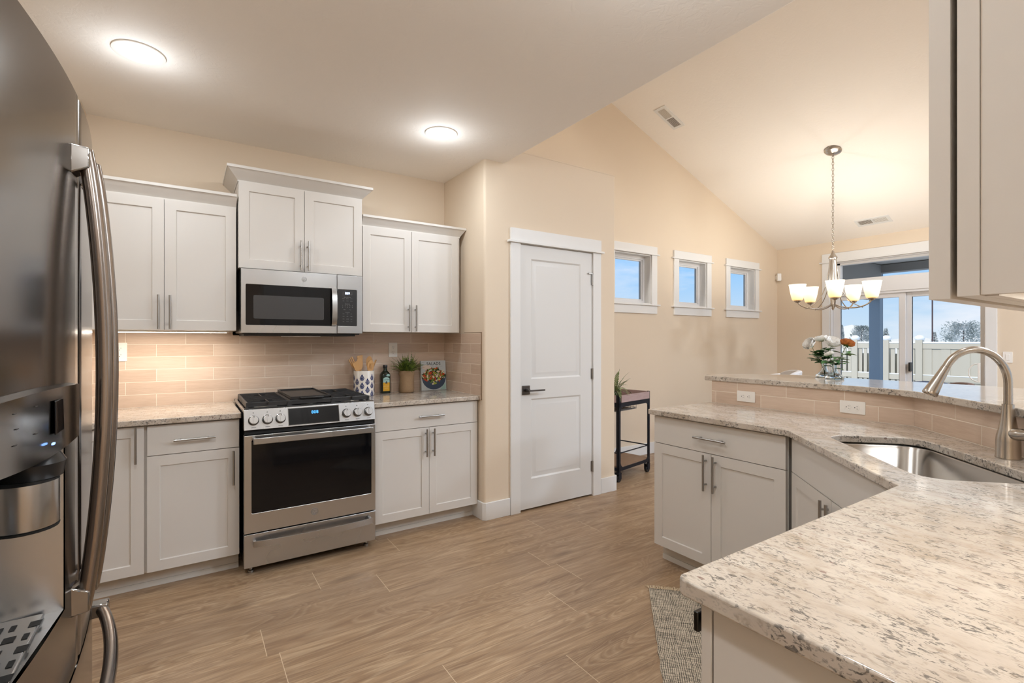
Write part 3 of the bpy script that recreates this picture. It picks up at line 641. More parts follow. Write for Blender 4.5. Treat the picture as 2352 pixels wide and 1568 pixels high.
# ------------------------------------------------------------------ sink and faucet
r = root('sink', (*pq(2.03, 1.09), ZS), 0, 'stainless undermount corner sink set into the granite counter', 'sink')
mb = MB(); rings = []
for (i, z, rr) in ((-.008, ZS-.0005, .085), (-.008, .872, .085), (.0, .86, .08), (.012, .70, .08), (.035, .674, .07), (.10, .668, .05)):
    rings.append([(*pq(p, q), z) for p, q in rrect(1.68+i, 2.375-i, .912+i, 1.265-i, max(rr, .02), 6)])
n = len(rings[0]); vs = [p for g in rings for p in g]; fs = []
for k in range(len(rings)-1):
    for j in range(n): fs.append((k*n+j, k*n+(j+1) % n, (k+1)*n+(j+1) % n, (k+1)*n+j))
fs.append(tuple((len(rings)-1)*n+j for j in range(n))); mb.add(vs, fs)
o = mb.build('basin', 'sink_steel', r, smooth=60)
mod = o.modifiers.new('s', 'SOLIDIFY'); mod.thickness = .0015; mod.offset = 1
mb = MB(); c = pq(2.03, 1.15); mb.lathe([(.045, .0), (.045, .004), (.03, .005), (.028, .001), (.001, .001)], (c[0], c[1], .6695), 24); mb.build('drain', 'chrome', r)
fx, fy = pq(2.031, 1.361)
r = root('faucet', (fx, fy, ZC), R(-45), 'tall brushed nickel gooseneck faucet with pull-down head behind the sink', 'faucet')
# local x points to (1,-1)/sqrt2 = away from the sink
mb = MB(local=True); mb.lathe([(.0345, .0005), (.0345, .004), (.033, .01), (.0325, .06), (.031, .078), (.026, .10), (.021, .13), (.0175, .165), (.0165, .19)], (0, 0, 0), 32)
mb.build('body', 'brushed_nickel', r, smooth=50)
mb = MB(local=True); pts = [(0, 0, .1905), (0, 0, .262)]
Rb = .095; sx_ = 1.0
for a in range(0, 156, 8): pts.append((-.098*(1-cos(R(a)))*1.02, 0, .262+.118*sin(R(a))))
mb.tube(pts, .0125, 16); neck_end = Vector(pts[-1]); nd = (Vector(pts[-1])-Vector(pts[-2])).normalized(); mb.build('neck', 'brushed_nickel', r, smooth=60)
mb = MB(local=True); mb.lathe([(.0135, .001), (.0145, .02), (.018, .06), (.0225, .098), (.0235, .108), (.022, .112), (.018, .112), (.017, .105), (.001, .105)], neck_end, 28, axis=nd); o = mb.build('spray_head', 'brushed_nickel', r, smooth=50)
mb = MB(local=True); mb.lathe([(.0169, .1055), (.0169, .108), (.001, .108)], neck_end, 24, axis=nd); mb.build('nozzle', 'black_plastic', o)
mb = MB(local=True); mb.lathe([(.019, .018), (.0205, .026), (.0205, .05), (.017, .056), (.012, .085), (.009, .125), (.0075, .135), (.001, .137)], (0, 0, .085), 24, axis=(.15, -1, .12)); mb.build('lever', 'brushed_nickel', r, smooth=50)

# ------------------------------------------------------------------ outlets and switches
def outlet(loc, M, w=.07, h=.112, horiz=False, label='', kind='outlet'):
    r = root(kind, loc, 0, label, kind); WM[r] = Matrix.Translation(loc)
    mb = MB(); mb.M = M
    mb.prism(rrect(-w/2, w/2, -h/2, h/2, .004, 3), .0006, .006); mb.build('plate', 'plastic_white', r, bevel=.0015)
    def P(a, b): return (b, -a) if horiz else (a, b)
    mb = MB(); mb.M = M
    if kind == 'outlet':
        for s in (-.0195, .0195):
            mb = MB(); mb.M = M; ms = MB(); ms.M = M; cx, cy = P(0, s)
            o = [(cx+.0165*cos(2*pi*k/20)*(1 if not horiz else .86), cy+.0165*sin(2*pi*k/20)*(.86 if not horiz else 1)) for k in range(20)]
            mb.prism(o, .0061, .0078)
            for (a, b, ww, hh) in ((-.006, .004, .0016, .008), (.006, .004, .0016, .0065), (0, -.007, .004, .004)):
                x, y = P(a, s+b)
                if horiz: ww, hh = hh, ww
                ms.prism([(x-ww/2, y-hh/2), (x+ww/2, y-hh/2), (x+ww/2, y+hh/2), (x-ww/2, y+hh/2)], .00785, .0082)
            o = mb.build('receptacle', 'plastic_white', r); ms.build('slots', 'slot_dark', o)
    else:
        mb.prism([(-.016, -.033), (.016, -.033), (.016, .033), (-.016, .033)], .0061, .009); mb.build('rocker', 'plastic_white', r, bevel=.001)
    return r
outlet((-.345, YW-.0085, 1.255), face_negY(-.345, YW-.0085, 1.255), label='white duplex outlet on the tile beside the refrigerator')
outlet((1.361, YW-.0085, 1.25), face_negY(1.361, YW-.0085, 1.25), label='white duplex outlet on the tile behind the burlap-potted fern')
def face_negX(x, y, z): return Matrix.Translation((x, y, z)) @ Matrix(((0, 0, -1, 0), (-1, 0, 0, 0), (0, 1, 0, 0), (0, 0, 0, 1)))
for y, w_, lb in ((1.7475, .118, 'white horizontal outlet on the bar tile, the farther one'), (1.1595, .118, 'white horizontal outlet on the bar tile, the one nearer the sink')):
    outlet((XB-.0085, y, .975), face_negX(XB-.0085, y, .975), w=w_, h=.066, horiz=True, label=lb)
outlet((XS, 1.445, 1.144), face_negX(XS, 1.445, 1.144), w=.075, h=.116, label='white light switch on the wall right of the patio door', kind='light_switch')
# motion sensor on the corner of the gable wall
r = root('motion_sensor', (XS-.012, YF-.02, 2.25), 0, 'small white motion sensor high in the far corner', 'sensor')
mb = MB(); mb.M = Matrix.Translation((XS-.045, YF-.045, 2.25)) @ Matrix.Rotation(R(45), 4, 'Z'); mb.box(-.03, .03, -.03, .025, -.055, .055); mb.M = Matrix(); mb.box(XS-.055, XS-.001, YF-.055, YF-.001, 2.22, 2.28); mb.build('housing', 'plastic_white', r, bevel=.006)
mb = MB(); mb.M = Matrix.Translation((XS-.045, YF-.045, 2.25)) @ Matrix.Rotation(R(45+0), 4, 'Z'); mb.box(-.02, .02, -.034, -.0305, -.04, -.005); mb.build('lens', 'vent_metal', r)

# ------------------------------------------------------------------ recessed lights
for i, (x, y) in enumerate(CANS[:6]):
    lb = ['round recessed ceiling light above the refrigerator side', 'round recessed ceiling light near the pantry, smaller in view'][i] if i < 2 else 'added recessed fill light outside the picture'
    r = root('recessed_light', (x, y, KC), 0, lb, 'light', None if i < 2 else 'added fill lights outside the picture')
    mb = MB(); mb.lathe([(.102, -.0005), (.102, -.006), (.078, -.010), (.073, -.006), (.073, -.0005)], (x, y, KC), 40, caps=False); mb.build('trim_ring', 'plastic_white', r)
    mb = MB(); mb.lathe([(.072, -.0055), (.001, -.0075)], (x, y, KC), 32, caps=False); mb.build('lens', 'lens_glow', r)
# ceiling vents lying in the vault slope
def vent(cx, cy, along_x, L_, W_, label):
    nrm = Vector((VS, 0, 1)).normalized(); tx = Vector((1, 0, -VS)).normalized(); ty = Vector((0, 1, 0))
    a, b = (tx, ty) if along_x else (ty, tx)
    nn = -nrm
    M = Matrix.Translation((cx, cy, vz(cx))) @ Matrix((a, b, nn)).transposed().to_4x4()
    r = root('ceiling_vent', (cx, cy, vz(cx)), 0, label, 'vent')
    mb = MB(); mb.M = M
    mb.prism([(-L_/2, -W_/2), (L_/2, -W_/2), (L_/2, W_/2), (-L_/2, W_/2)], .0005, .007, holes=[[(-L_/2+.03, -W_/2+.03), (-.007, -W_/2+.03), (-.007, W_/2-.03), (-L_/2+.03, W_/2-.03)], [(.007, -W_/2+.03), (L_/2-.03, -W_/2+.03), (L_/2-.03, W_/2-.03), (.007, W_/2-.03)]])
    mb.build('frame', 'trim_paint', r)
    mb = MB(); mb.M = M; mb.box(-L_/2+.025, L_/2-.025, -W_/2+.025, W_/2-.025, .0006, .0012); mb.build('duct', 'vent_dark', r)
    for s in (-1, 1):
        mb = MB(); mb.M = M; n = 11; x0 = .007 if s > 0 else -L_/2+.03; x1 = L_/2-.03 if s > 0 else -.007
        for k in range(n):
            x = x0+(k+.5)*(x1-x0)/n; mb.add([(x-.004*s, -W_/2+.03, .0055), (x-.004*s, W_/2-.03, .0055), (x+.004*s, W_/2-.03, .0015), (x+.004*s, -W_/2+.03, .0015)], [(0, 1, 2, 3)])
        mb.build('louvres', 'vent_metal', r)
vent(4.382, 3.515, True, .36, .15, 'white register on the sloped ceiling close to the kitchen soffit edge')
vent(6.973, 2.56, False, .36, .155, 'white register on the sloped ceiling above the patio door')

# ------------------------------------------------------------------ gas range
RX0, RX1, RY = .260, 1.001, 3.10
r = root('gas_range', ((RX0+RX1)/2, 3.45, 0), 0, 'stainless gas range with black griddle and six knobs', 'range')
mb = MB(); mb.box(RX0+.004, RX1-.004, RY+.045, YW-.035, .055, .905); mb.build('body', 'black_plastic', r)
mb = MB(); mb.box(RX0, RX1, RY+.075, YW-.012, .916, .926); mb.box(RX0, RX0+.010, RY+.075, YW-.012, .926, .936); mb.box(RX1-.010, RX1, RY+.075, YW-.012, .926, .936)
mb.build('cooktop_rim', 'steel', r, bevel=.002)
mb = MB(); mb.box(RX0+.012, RX1-.012, RY+.08, YW-.02, .9265, .931); mb.build('cooktop', 'black_enamel', r)
# slanted control fascia
mb = MB(); a = [(RY+.028, .818), (RY-.0, .822), (RY+.030, .9325), (RY+.040, .938), (RY+.077, .938), (RY+.077, .818)]
mb.M = Matrix(((0, 0, 1, RX0), (1, 0, 0, 0), (0, 1, 0, 0), (0, 0, 0, 1))); mb.prism(a, 0, RX1-RX0); fas = mb.build('control_panel', 'steel', r, bevel=.0015)
th = math.atan2(.030, .1105)
def fM(x, h, off=0):   # point on fascia: x, distance up the slope h from bottom edge; local z outwards
    base = Vector((x, RY+h*sin(th), .822+h*cos(th))); nrm = Vector((0, -cos(th), sin(th))); up = Vector((0, sin(th), cos(th)))
    m = Matrix((Vector((1, 0, 0)), up, nrm)).transposed().to_4x4(); return Matrix.Translation(base+nrm*off) @ m
mb = MB(); mb.M = fM(.633, .057); mb.prism([(-.146, -.051), (.146, -.051), (.146, .051), (-.146, .051)], .0003, .002); mb.build('display_bezel', 'chrome', r)
mb = MB(); mb.M = fM(.633, .057); mb.prism([(-.143, -.048), (.143, -.048), (.143, .048), (-.143, .048)], .0021, .003); dsp = mb.build('display', 'black_glass', r)
v, f = text_mesh('808', .026, 1.05, .0002, .0004); mb = MB(); mb.M = fM(.637, .075) @ Matrix.Translation((0, 0, .0034)); mb.add(v, f); tag(mb.build('digits', 'digits_blue', dsp, smooth=0), 'blue clock digits')
for x in (.308, .379, .447, .822, .889, .958):
    mb = MB(); mb.M = fM(x, .053); mb.lathe([(.0285, .0004), (.0285, .004), (.0255, .006)], n=28); 
    mb.lathe([(.0245, .006), (.0235, .028), (.0215, .031), (.001, .031)], n=28, caps=False); mb.box(-.0045, .0045, -.021, .021, .031, .036)
    k = mb.build('knob', 'steel_vertical', r, smooth=40)
    mb = MB(); mb.M = fM(x, .053); mb.torus((0, 0, .0065), .0262, .0012); mb.box(-.0012, .0012, .012, .021, .0362, .0366); mb.build('pointer', 'dark_seam', k)
    mb = MB(); mb.M = fM(x, .012); mb.box(-.012, .012, -.0012, .0012, .0003, .0006); mb.build('marking', 'glyph_dark', fas, smooth=0)
    mb = MB(); mb.M = fM(x, .096); [mb.box(dx-.003, dx+.003, -.002, .002, .0003, .0006) for dx in (0,)]
    mb.build('marking', 'glyph_dark', fas, smooth=0)
# oven door
dz0, dz1 = .243, .792
mb = MB(); mb.M = face_negY(0, RY+.04, 0); mb.prism([(RX0, dz0), (RX1, dz0), (RX1, dz1), (RX0, dz1)], 0, .04, holes=[rrect(.297, .975, .352, .765, .008, 3)]); od = mb.build('oven_door', 'steel_vertical', r, bevel=.002)
mb = MB(); mb.M = face_negY(0, RY+.04, 0); mb.prism(rrect(.2975, .9745, .3525, .7645, .008, 3), 0, .0385); mb.build('window', 'black_glass', od)
mb = MB(); mb.box(RX0+.006, RX1-.006, RY+.02, RY+.04, .795, .816); mb.build('vent_gap', 'dark_seam', r)
# flat bar handle with bowed ends
mb = MB(); mb.M = Matrix.Translation((0, 0, 0)); mb.box(.302, .972, RY-.052, RY-.044, .747, .782); mb.box(.302, .318, RY-.044, RY-.0005, .767, .779); mb.box(.956, .972, RY-.044, RY-.0005, .767, .779); mb.build('handle', 'steel', od, bevel=.003)
def badge(parent, M, s=.02):
    mb = MB(); mb.M = M; mb.lathe([(s, .0004), (s, .0014), (s*.001, .0016)], n=32, caps=False); o = mb.build('badge', 'steel', parent)
    mb = MB(); mb.M = M; mb.torus((0, 0, .0016), s*.93, s*.05, n=28, m=6); mb.torus((0, 0, .0016), s*.74, s*.03, n=28, m=6)
    for sg in (-1, 1):
        mb.tube([(sg*s*.25+s*.24*cos(R(a)), s*.05+s*.30*sin(R(a)), .0018) for a in range(20, 330, 20)], s*.05, 6)
    mb.tube([(s*.5*cos(R(a)), s*.5*sin(R(a))-s*.12, .0018) for a in range(200, 341, 20)], s*.05, 6)
    mb.build('emblem', 'grey_plastic', o); return o
badge(od, face_negY(.632, RY-.0, .302), .021)
# warming drawer
mb = MB(); mb.box(RX0, RX1, RY, RY+.04, .05, .236); wd_ = mb.build('drawer', 'steel', r, bevel=.002)
mb = MB(); n = 14; pts = [(.304+(.972-.304)*i/n, RY-.030-.030*sin(pi*i/n)**.6, .185) for i in range(n+1)]
for i in range(n):
    a, b = pts[i], pts[i+1]
    mb.add([(a[0], a[1], .170), (b[0], b[1], .170), (b[0], b[1], .205), (a[0], a[1], .205), (a[0], a[1]+.006, .170), (b[0], b[1]+.006, .170), (b[0], b[1]+.006, .205), (a[0], a[1]+.006, .205)], [(0, 1, 2, 3), (7, 6, 5, 4), (0, 4, 5, 1), (2, 6, 7, 3)]+([(0, 3, 7, 4)] if i == 0 else [])+([(1, 5, 6, 2)] if i == n-1 else []))
mb.box(.304, .318, RY-.030, RY-.0003, .175, .200); mb.box(.958, .972, RY-.030, RY-.0003, .175, .200); mb.build('handle', 'steel', wd_, smooth=30)
for x in (RX0+.04, RX1-.04):
    for y in (RY+.07, YW-.09):
        mb = MB(); mb.lathe([(.016, 0), (.016, .012), (.009, .016), (.009, .0545)], (x, y, 0), 14); mb.build('foot', 'pull_metal', r)
# burners
for (x, y, s) in ((.385, 3.24, .05), (.385, 3.585, .038), (.632, 3.30, .042), (.632, 3.56, .042), (.878, 3.24, .045), (.878, 3.585, .040)):
    mb = MB(); mb.lathe([(s+.012, .931), (s+.012, .934), (s, .937), (s*.86, .943), (s*.4, .943)], (x, y, 0), 28, caps=False); b_ = mb.build('burner', 'burner_alu', r)
    mb = MB(); mb.lathe([(s*.84, .9435), (s*.84, .947), (s*.76, .949), (.001, .949)], (x, y, 0), 24); mb.build('cap', 'cast_iron', b_)
# grates: left, centre, right
def grate(x0, x1, y0, y1, cross=True):
    mb = MB(); zt = .965; t = .006
    mb.tube([(x0, y0, zt-.004), (x1, y0, zt-.004), (x1, y1, zt-.004), (x0, y1, zt-.004)], .0075, 8, closed=True)
    for (a, b, c, d) in ((x0, y0, x0, y1), (x1, y0, x1, y1)):
        mb.box(a-.005, a+.005, y0, y1, zt-.030, zt-.004)
    for x in (x0, x1):
        for y in (y0, (y0+y1)/2, y1): mb.box(x-.006, x+.006, y-.008, y+.008, .9315, zt-.004)
    n = 13
    for i in range(1, n):
        y = y0+(y1-y0)*i/n; cxm = (x0+x1)/2; gap = 0
        if cross:
            for cy in (3.24, 3.585): 
                if abs(y-cy) < .05: gap = .034
        if gap: mb.box(x0, cxm-gap, y-t/2, y+t/2, zt-.012, zt+.003); mb.box(cxm+gap, x1, y-t/2, y+t/2, zt-.012, zt+.003)
        else: mb.box(x0, x1, y-t/2, y+t/2, zt-.012, zt+.003)
    if cross:
        for cy in (3.24, 3.585): mb.box((x0+x1)/2-t/2, (x0+x1)/2+t/2, cy-.085, cy+.085, zt-.012, zt+.004)
    mb.box(x0, x1, y0-.003, y0+.003, zt-.022, zt-.002)
    return mb.build('grate', 'cast_iron', r, smooth=30)
grate(RX0+.022, .500, RY+.082, YW-.06); grate(.512, .752, RY+.082, YW-.06, False); grate(.764, RX1-.022, RY+.082, YW-.06)
g = root('griddle', (.632, 3.43, .969), 0, 'black cast iron griddle plate lying on the middle of the range', 'griddle')
mb = MB(); gx0, gx1, gy0, gy1 = .515, .750, 3.19, 3.72; z = .9695
mb.box(gx0, gx1, gy0, gy1, z, z+.008)
for b_ in ((gx0, gx0+.008, gy0, gy1), (gx1-.008, gx1, gy0, gy1), (gx0, gx1, gy0, gy0+.008), (gx0, gx1, gy1-.008, gy1)): mb.box(*b_, z, z+.017)
mb.build('plate', 'griddle_iron', g, bevel=.002)
mb = MB(); mb.box(gx0+.05, gx1-.05, gy0-.028, gy0-.0005, z+.006, z+.014); mb.box(gx0+.05, gx1-.05, gy1+.0005, gy1+.028, z+.006, z+.014); mb.build('lip', 'griddle_iron', g, bevel=.003)

# ------------------------------------------------------------------ microwave above the range
MX0, MX1, MY, MZ0, MZ1 = .2655, .9945, 3.36, 1.372, 1.762
r = root('microwave', ((MX0+MX1)/2, 3.58, MZ0), 0, 'stainless over-the-range microwave with black window and keypad', 'microwave')
mb = MB(); mb.box(MX0, MX1, MY+.035, YW-.0095, MZ0, MZ1); mb.build('body', 'steel', r)
mb = MB(); mb.box(MX0+.02, MX1-.03, MY+.07, YW-.03, MZ0-.018, MZ0-.0005); mb.box(MX0+.01, MX1-.01, MY+.04, MY+.07, MZ0-.008, MZ0-.0005); mb.build('underside', 'black_plastic', r)
mb = MB(); mb.box(.50, .74, MY+.085, MY+.115, MZ0-.0215, MZ0-.0185); mb.build('vent_grille', 'steel', r)
sx0 = .826
mb = MB(); mb.M = face_negY(0, MY+.034, 0); mb.prism([(MX0, MZ0), (sx0-.0015, MZ0), (sx0-.0015, MZ1), (MX0, MZ1)], 0, .034, holes=[rrect(.290, .824, 1.420, 1.669, .006, 3)]); md = mb.build('door', 'steel', r, bevel=.0015)
mb = MB(); mb.M = face_negY(0, MY+.034, 0); mb.prism(rrect(.2903, .8237, 1.4203, 1.6687, .006, 3), 0, .0332); wdw = mb.build('window', 'black_glass', md)
mb = MB(); mb.M = face_negY(0, MY, 0); mb.prism(rrect(.332, .743, 1.459, 1.603, .008, 3), -.0006, .0003); mb.build('screen', 'mw_screen', md)
mb = MB(); n = 12; a_ = [(.789, MY-.012-.022*sin(pi*i/n)**.7, 1.423+(1.669-1.423)*i/n) for i in range(n+1)]
for i in range(n):
    (x, y, z), (_, y2, z2) = a_[i], a_[i+1]; x2 = x+.032
    mb.add([(x, y, z), (x2, y, z), (x2, y2, z2), (x, y2, z2), (x, y+.007, z), (x2, y+.007, z), (x2, y2+.007, z2), (x, y2+.007, z2)], [(0, 1, 2, 3), (7, 6, 5, 4), (0, 3, 7, 4), (1, 5, 6, 2)])
mb.box(.790, .820, MY-.014, MY-.0004, 1.424, 1.432); mb.box(.790, .820, MY-.014, MY-.0004, 1.660, 1.668); mb.build('handle', 'steel', md, smooth=40)
badge(md, face_negY(.622, MY, 1.717), .0155)
mb = MB(); mb.M = face_negY(0, MY+.034, 0); mb.prism([(sx0+.0015, MZ0), (MX1, MZ0), (MX1, MZ1), (sx0+.0015, MZ1)], 0, .034, holes=[rrect(.830, .957, 1.421, 1.666, .006, 3)]); cp = mb.build('control_panel', 'steel', r, bevel=.0015)
mb = MB(); mb.M = face_negY(0, MY+.034, 0); mb.prism(rrect(.8303, .9567, 1.4213, 1.6657, .006, 3), 0, .0336); mb.build('keypad', 'black_plastic', cp)
mb = MB(); mb.M = face_negY(0, MY, 0); mb.prism([(.861, 1.628), (.929, 1.628), (.929, 1.653), (.861, 1.653)], -.0003, .0003); mb.build('display', 'mw_screen', cp)
v, f = text_mesh('809', .021, 1.0, .0002, .0006); mb = MB(); mb.M = face_negY(.894, MY-.0006, 1.6405); mb.add(v, f); tag(mb.build('digits', 'digits_white', cp, smooth=0), 'glowing clock digits')
rows = [(1.615, ['Sensor Microwave'], .0062), (1.606, ['Popcorn', 'Beverage', 'Reheat'], .0046), (1.590, ['Bake', 'Defrost', 'Steamer'], .0046), (1.570, ['Express Cook'], .0056)]
rows += [(1.560, list('12345'), .0075), (1.548, list('67890'), .0075), (1.532, ['Power', 'Timer'], .0046), (1.514, ['Convenience'], .0056)]
for z in (1.504, 1.486, 1.469, 1.452): rows.append((z, {1.504: ['Vent', 'Light', 'Fan'], 1.486: ['Cook', 'Melt', 'Soften'], 1.469: ['Clock', 'Add 30', 'Auto'], 1.452: ['Stop', 'Cancel', 'Start']}[z], .005))
gm = MB()
for z, ws, sz in rows:
    n = len(ws)
    for i, w_ in enumerate(ws):
        x = .894+(i-(n-1)/2)*(.016 if n == 5 else .026 if n == 3 else .038); v, f = text_mesh(w_, sz, 1, 0)
        gm.M = face_negY(x, MY-.0004, z); gm.add(v, f)
gm.build('legend', 'glyph', cp, smooth=0)

# ------------------------------------------------------------------ refrigerator (french door, bowed front facing +X)
FY0, FY1, FYM = .755, 1.665, 1.213; FXE = -.212; FBOW = .041
def fx_(y): t = (y-(FY0+FY1)/2)/((FY1-FY0)/2); return FXE+FBOW*(1-t*t)
r = root('refrigerator', (-.55, 1.21, 0), 0, 'large stainless french door refrigerator with water dispenser at the left edge', 'refrigerator')
mb = MB(); mb.box(-1.0, FXE-.085, FY0+.008, FY1-.008, .03, 1.755); mb.box(-1.0, FXE-.12, FY0+.03, FY1-.03, 0, .03); mb.build('body', 'grey_plastic', r, bevel=.004)
def bowed(y0, y1, z0, z1, back=.075, n=14, holes=None, r_=.008):
    """door slab with bowed front; optional hole (ya,yb,za,zb) cut straight through the skin"""
    mb = MB(); ys = [y0+(y1-y0)*i/n for i in range(n+1)]; zs = [z0, z1]
    if holes: ya, yb, za, zb = holes; ys = sorted(set([y for y in ys if abs(y-ya) > .012 and abs(y-yb) > .012]+[ya, yb])); zs = [z0, za, zb, z1]
    m = len(ys); xb = FXE-back
    def X_(y):
        e = min(y-y0, y1-y); return fx_(y)-(r_-sqrt(max(r_*r_-max(r_-e, 0)**2, 0)) if e < r_ else 0)
    ys2 = sorted(set(ys+[y0+r_*.3, y0+r_, y1-r_, y1-r_*.3])); ys = ys2; m = len(ys)
    idx = {}
    for i, y in enumerate(ys):
        for j, z in enumerate(zs): idx[i, j] = len(mb.v); mb.v.append(Vector((X_(y), y, z)))
    inside = lambda ym, j: holes and ya < ym < yb and j == 1
    def addf(*f): mb.f.append(list(f)); mb.mi.append(0)
    for i in range(m-1):
        for j in range(len(zs)-1):
            if not inside((ys[i]+ys[i+1])/2, j): addf(idx[i, j], idx[i+1, j], idx[i+1, j+1], idx[i, j+1])
    b0 = len(mb.v); 
    for i, y in enumerate(ys): mb.v.append(Vector((xb, y, z0))); mb.v.append(Vector((xb, y, z1)))
    J = len(zs)-1
    for i in range(m-1):
        addf(idx[i, 0], b0+2*i, b0+2*i+2, idx[i+1, 0]); addf(idx[i, J], idx[i+1, J], b0+2*i+3, b0+2*i+1); addf(b0+2*i, b0+2*i+1, b0+2*i+3, b0+2*i+2)
    addf(*([idx[0, j] for j in range(J+1)]+[b0+1, b0])); addf(*([idx[m-1, j] for j in range(J+1)][::-1]+[b0+2*m-2, b0+2*m-1]))
    return mb
HY0, HY1, HZ0, HZ1 = .83, 1.105, .875, 1.165
ld = bowed(FY0, FYM-.0025, .735, 1.78, holes=(HY0, HY1, HZ0, HZ1)).build('door', 'fridge_steel', r, smooth=25)
rd_ = bowed(FYM+.0025, FY1, .735, 1.78).build('door', 'fridge_steel', r, smooth=25)
mb = MB(); mb.box(FXE-.06, fx_(FYM)-.006, FYM-.0022, FYM+.0022, .74, 1.775); mb.build('door_seal', 'grey_plastic', r)
fd = bowed(FY0, FY1, .09, .727).build('freezer_drawer', 'fridge_steel', r, smooth=25)
mb = MB(); mb.box(FXE-.08, FXE-.01, FY0+.01, FY1-.01, .7272, .7348); mb.box(-.9, FXE-.09, FY0+.02, FY1-.02, .03, .085); mb.build('gasket', 'dark_seam', r)
def bow_handle(y, parent):
    mb = MB(); n = 24; z0, z1 = .842, 1.672; pts = []
    for i in range(n+1):
        t = i/n; pts.append((fx_(y)+.012+.003*t+.029*sin(pi*t)**.8, y, z0+(z1-z0)*t))
    mb.tube(pts, .0125, 12, flat=1.0, up=(0, 1, 0)); h = mb.build('handle', 'fridge_handle', parent, smooth=60)
    for z in (z0+.008, z1-.008):
        mb = MB(); s = 1 if z > 1.2 else -1
        mb.add([(fx_(y)-.003, y-.021, z-.034*s*0-.042 if s > 0 else z-.012), (fx_(y)-.003, y+.021, z-.042 if s > 0 else z-.012), (fx_(y)-.003, y+.021, z+.012 if s > 0 else z+.042), (fx_(y)-.003, y-.021, z+.012 if s > 0 else z+.042),
                (fx_(y)+.024, y-.014, z-.026 if s > 0 else z-.010), (fx_(y)+.024, y+.014, z-.026 if s > 0 else z-.010), (fx_(y)+.024, y+.014, z+.010 if s > 0 else z+.026), (fx_(y)+.024, y-.014, z+.010 if s > 0 else z+.026)],
               [(3, 2, 1, 0), (4, 5, 6, 7), (0, 1, 5, 4), (1, 2, 6, 5), (2, 3, 7, 6), (3, 0, 4, 7)])
        mb.build('handle_bracket', 'chrome', parent, bevel=.003)
bow_handle(1.168, ld); bow_handle(1.258, rd_)
mb = MB(); n = 24; mb.tube([(fx_(y_)+.016+.025*sin(pi*t)**.7, y_, .668) for t, y_ in [(i/n, FY0+.06+(FY1-.10-FY0-.06)*i/n) for i in range(n+1)]], .0125, 12, up=(0, 0, 1)); mb.build('handle', 'fridge_handle', fd, smooth=60)
for y_ in (FY0+.06, FY1-.10):
    mb = MB(); mb.box(fx_(y_)-.004, fx_(y_)+.032, y_-.018, y_+.018, .652, .684); mb.build('handle_bracket', 'chrome', fd, bevel=.004)
# dispenser
mb = MB(); xb = FXE-.07
mb.add([(fx_(HY0)-.002, HY0, HZ0), (fx_(HY1)-.002, HY1, HZ0), (fx_(HY1)-.002, HY1, HZ1), (fx_(HY0)-.002, HY0, HZ1), (xb, HY0+.02, HZ0), (xb, HY1-.02, HZ0), (xb, HY1-.02, HZ1), (xb, HY0+.02, HZ1)],
       [(0, 1, 5, 4), (1, 2, 6, 5), (2, 3, 7, 6), (3, 0, 4, 7), (4, 5, 6, 7)])
al = mb.build('dispenser_recess', 'steel', r, smooth=0)
mb = MB(); mb.box(xb+.01, FXE+.016, HY0+.012, HY1-.012, HZ0+.001, HZ0+.006)
tr = mb.build('drip_tray', 'steel_vertical', r, bevel=.002)
mb = MB()
for i in range(6):
    for j in range(3): mb.box(xb+.03+j*.022, xb+.03+j*.022+(.014 if (i+j) % 2 else .007), HY0+.03+i*.038, HY0+.048+i*.038, HZ0+.0062, HZ0+.0068)
mb.build('slots', 'slot_dark', tr)
mb = MB(); n = 10; y0, y1 = HY0-.03, HY1+.018; vs = []; fs = []
for i in range(n+1):
    y = y0+(y1-y0)*i/n; x = fx_(y)+.0145; z0 = 1.163-.006*sin(pi*i/n); z1 = 1.252+.004*sin(pi*i/n)
    vs += [(x, y, z0), (x+.001, y, z1), (fx_(y)+.0003, y, z0-.004), (fx_(y)+.0003, y, z1+.003)]
for i in range(n): a = i*4; b = a+4; fs += [(a, b, b+1, a+1), (a+2, a, a+1, a+3)[::1] if i == 0 else (a, a+2, b+2, b), (a+1, b+1, b+3, a+3), (a, a+2, b+2, b)]
fs += [(n*4, n*4+1, n*4+3, n*4+2)]
mb.add(vs, fs); pn = mb.build('dispenser_panel', 'panel_steel', r, smooth=50, bevel=0)
mb = MB()
for yy, zz, ww in ((.85, 1.235, .028), (.855, 1.215, .022), (.85, 1.195, .026), (.91, 1.237, .018), (.91, 1.20, .022)): mb.box(fx_(yy)+.0155, fx_(yy)+.0165, yy, yy+ww*.8, zz, zz+.0012)
mb.build('legend', 'glyph_dark', pn)
mb = MB(); mb.box(fx_(1.0)+.0150, fx_(1.0)+.0172, .975, 1.045, 1.188, 1.238); mb.build('touch_screen', 'black_glass', pn, bevel=.001)
mb = MB(); mb.box(fx_(1.0)+.0150, fx_(1.0)+.0175, .957, .968, 1.176, 1.1785); mb.build('indicator', 'blue_led', pn)
mb = MB(); mb.lathe([(.038, 1.118), (.042, 1.14), (.030, 1.162)], (FXE+.010, 1.035, 0), 24); mb.build('funnel', 'black_plastic', r)
mb = MB(); mb.lathe([(.040, 1.050), (.0415, 1.053), (.0415, 1.1175)], (FXE+.006, 1.012, 0), 32); cu = mb.build('brew_cup', 'steel_vertical', r)
mb = MB(); mb.lathe([(.0408, 1.0465), (.0418, 1.0495)], (FXE+.006, 1.012, 0), 32); mb.build('rim', 'dark_seam', cu)

# ------------------------------------------------------------------ things on the range-side counter
ZCt = ZC+.0006
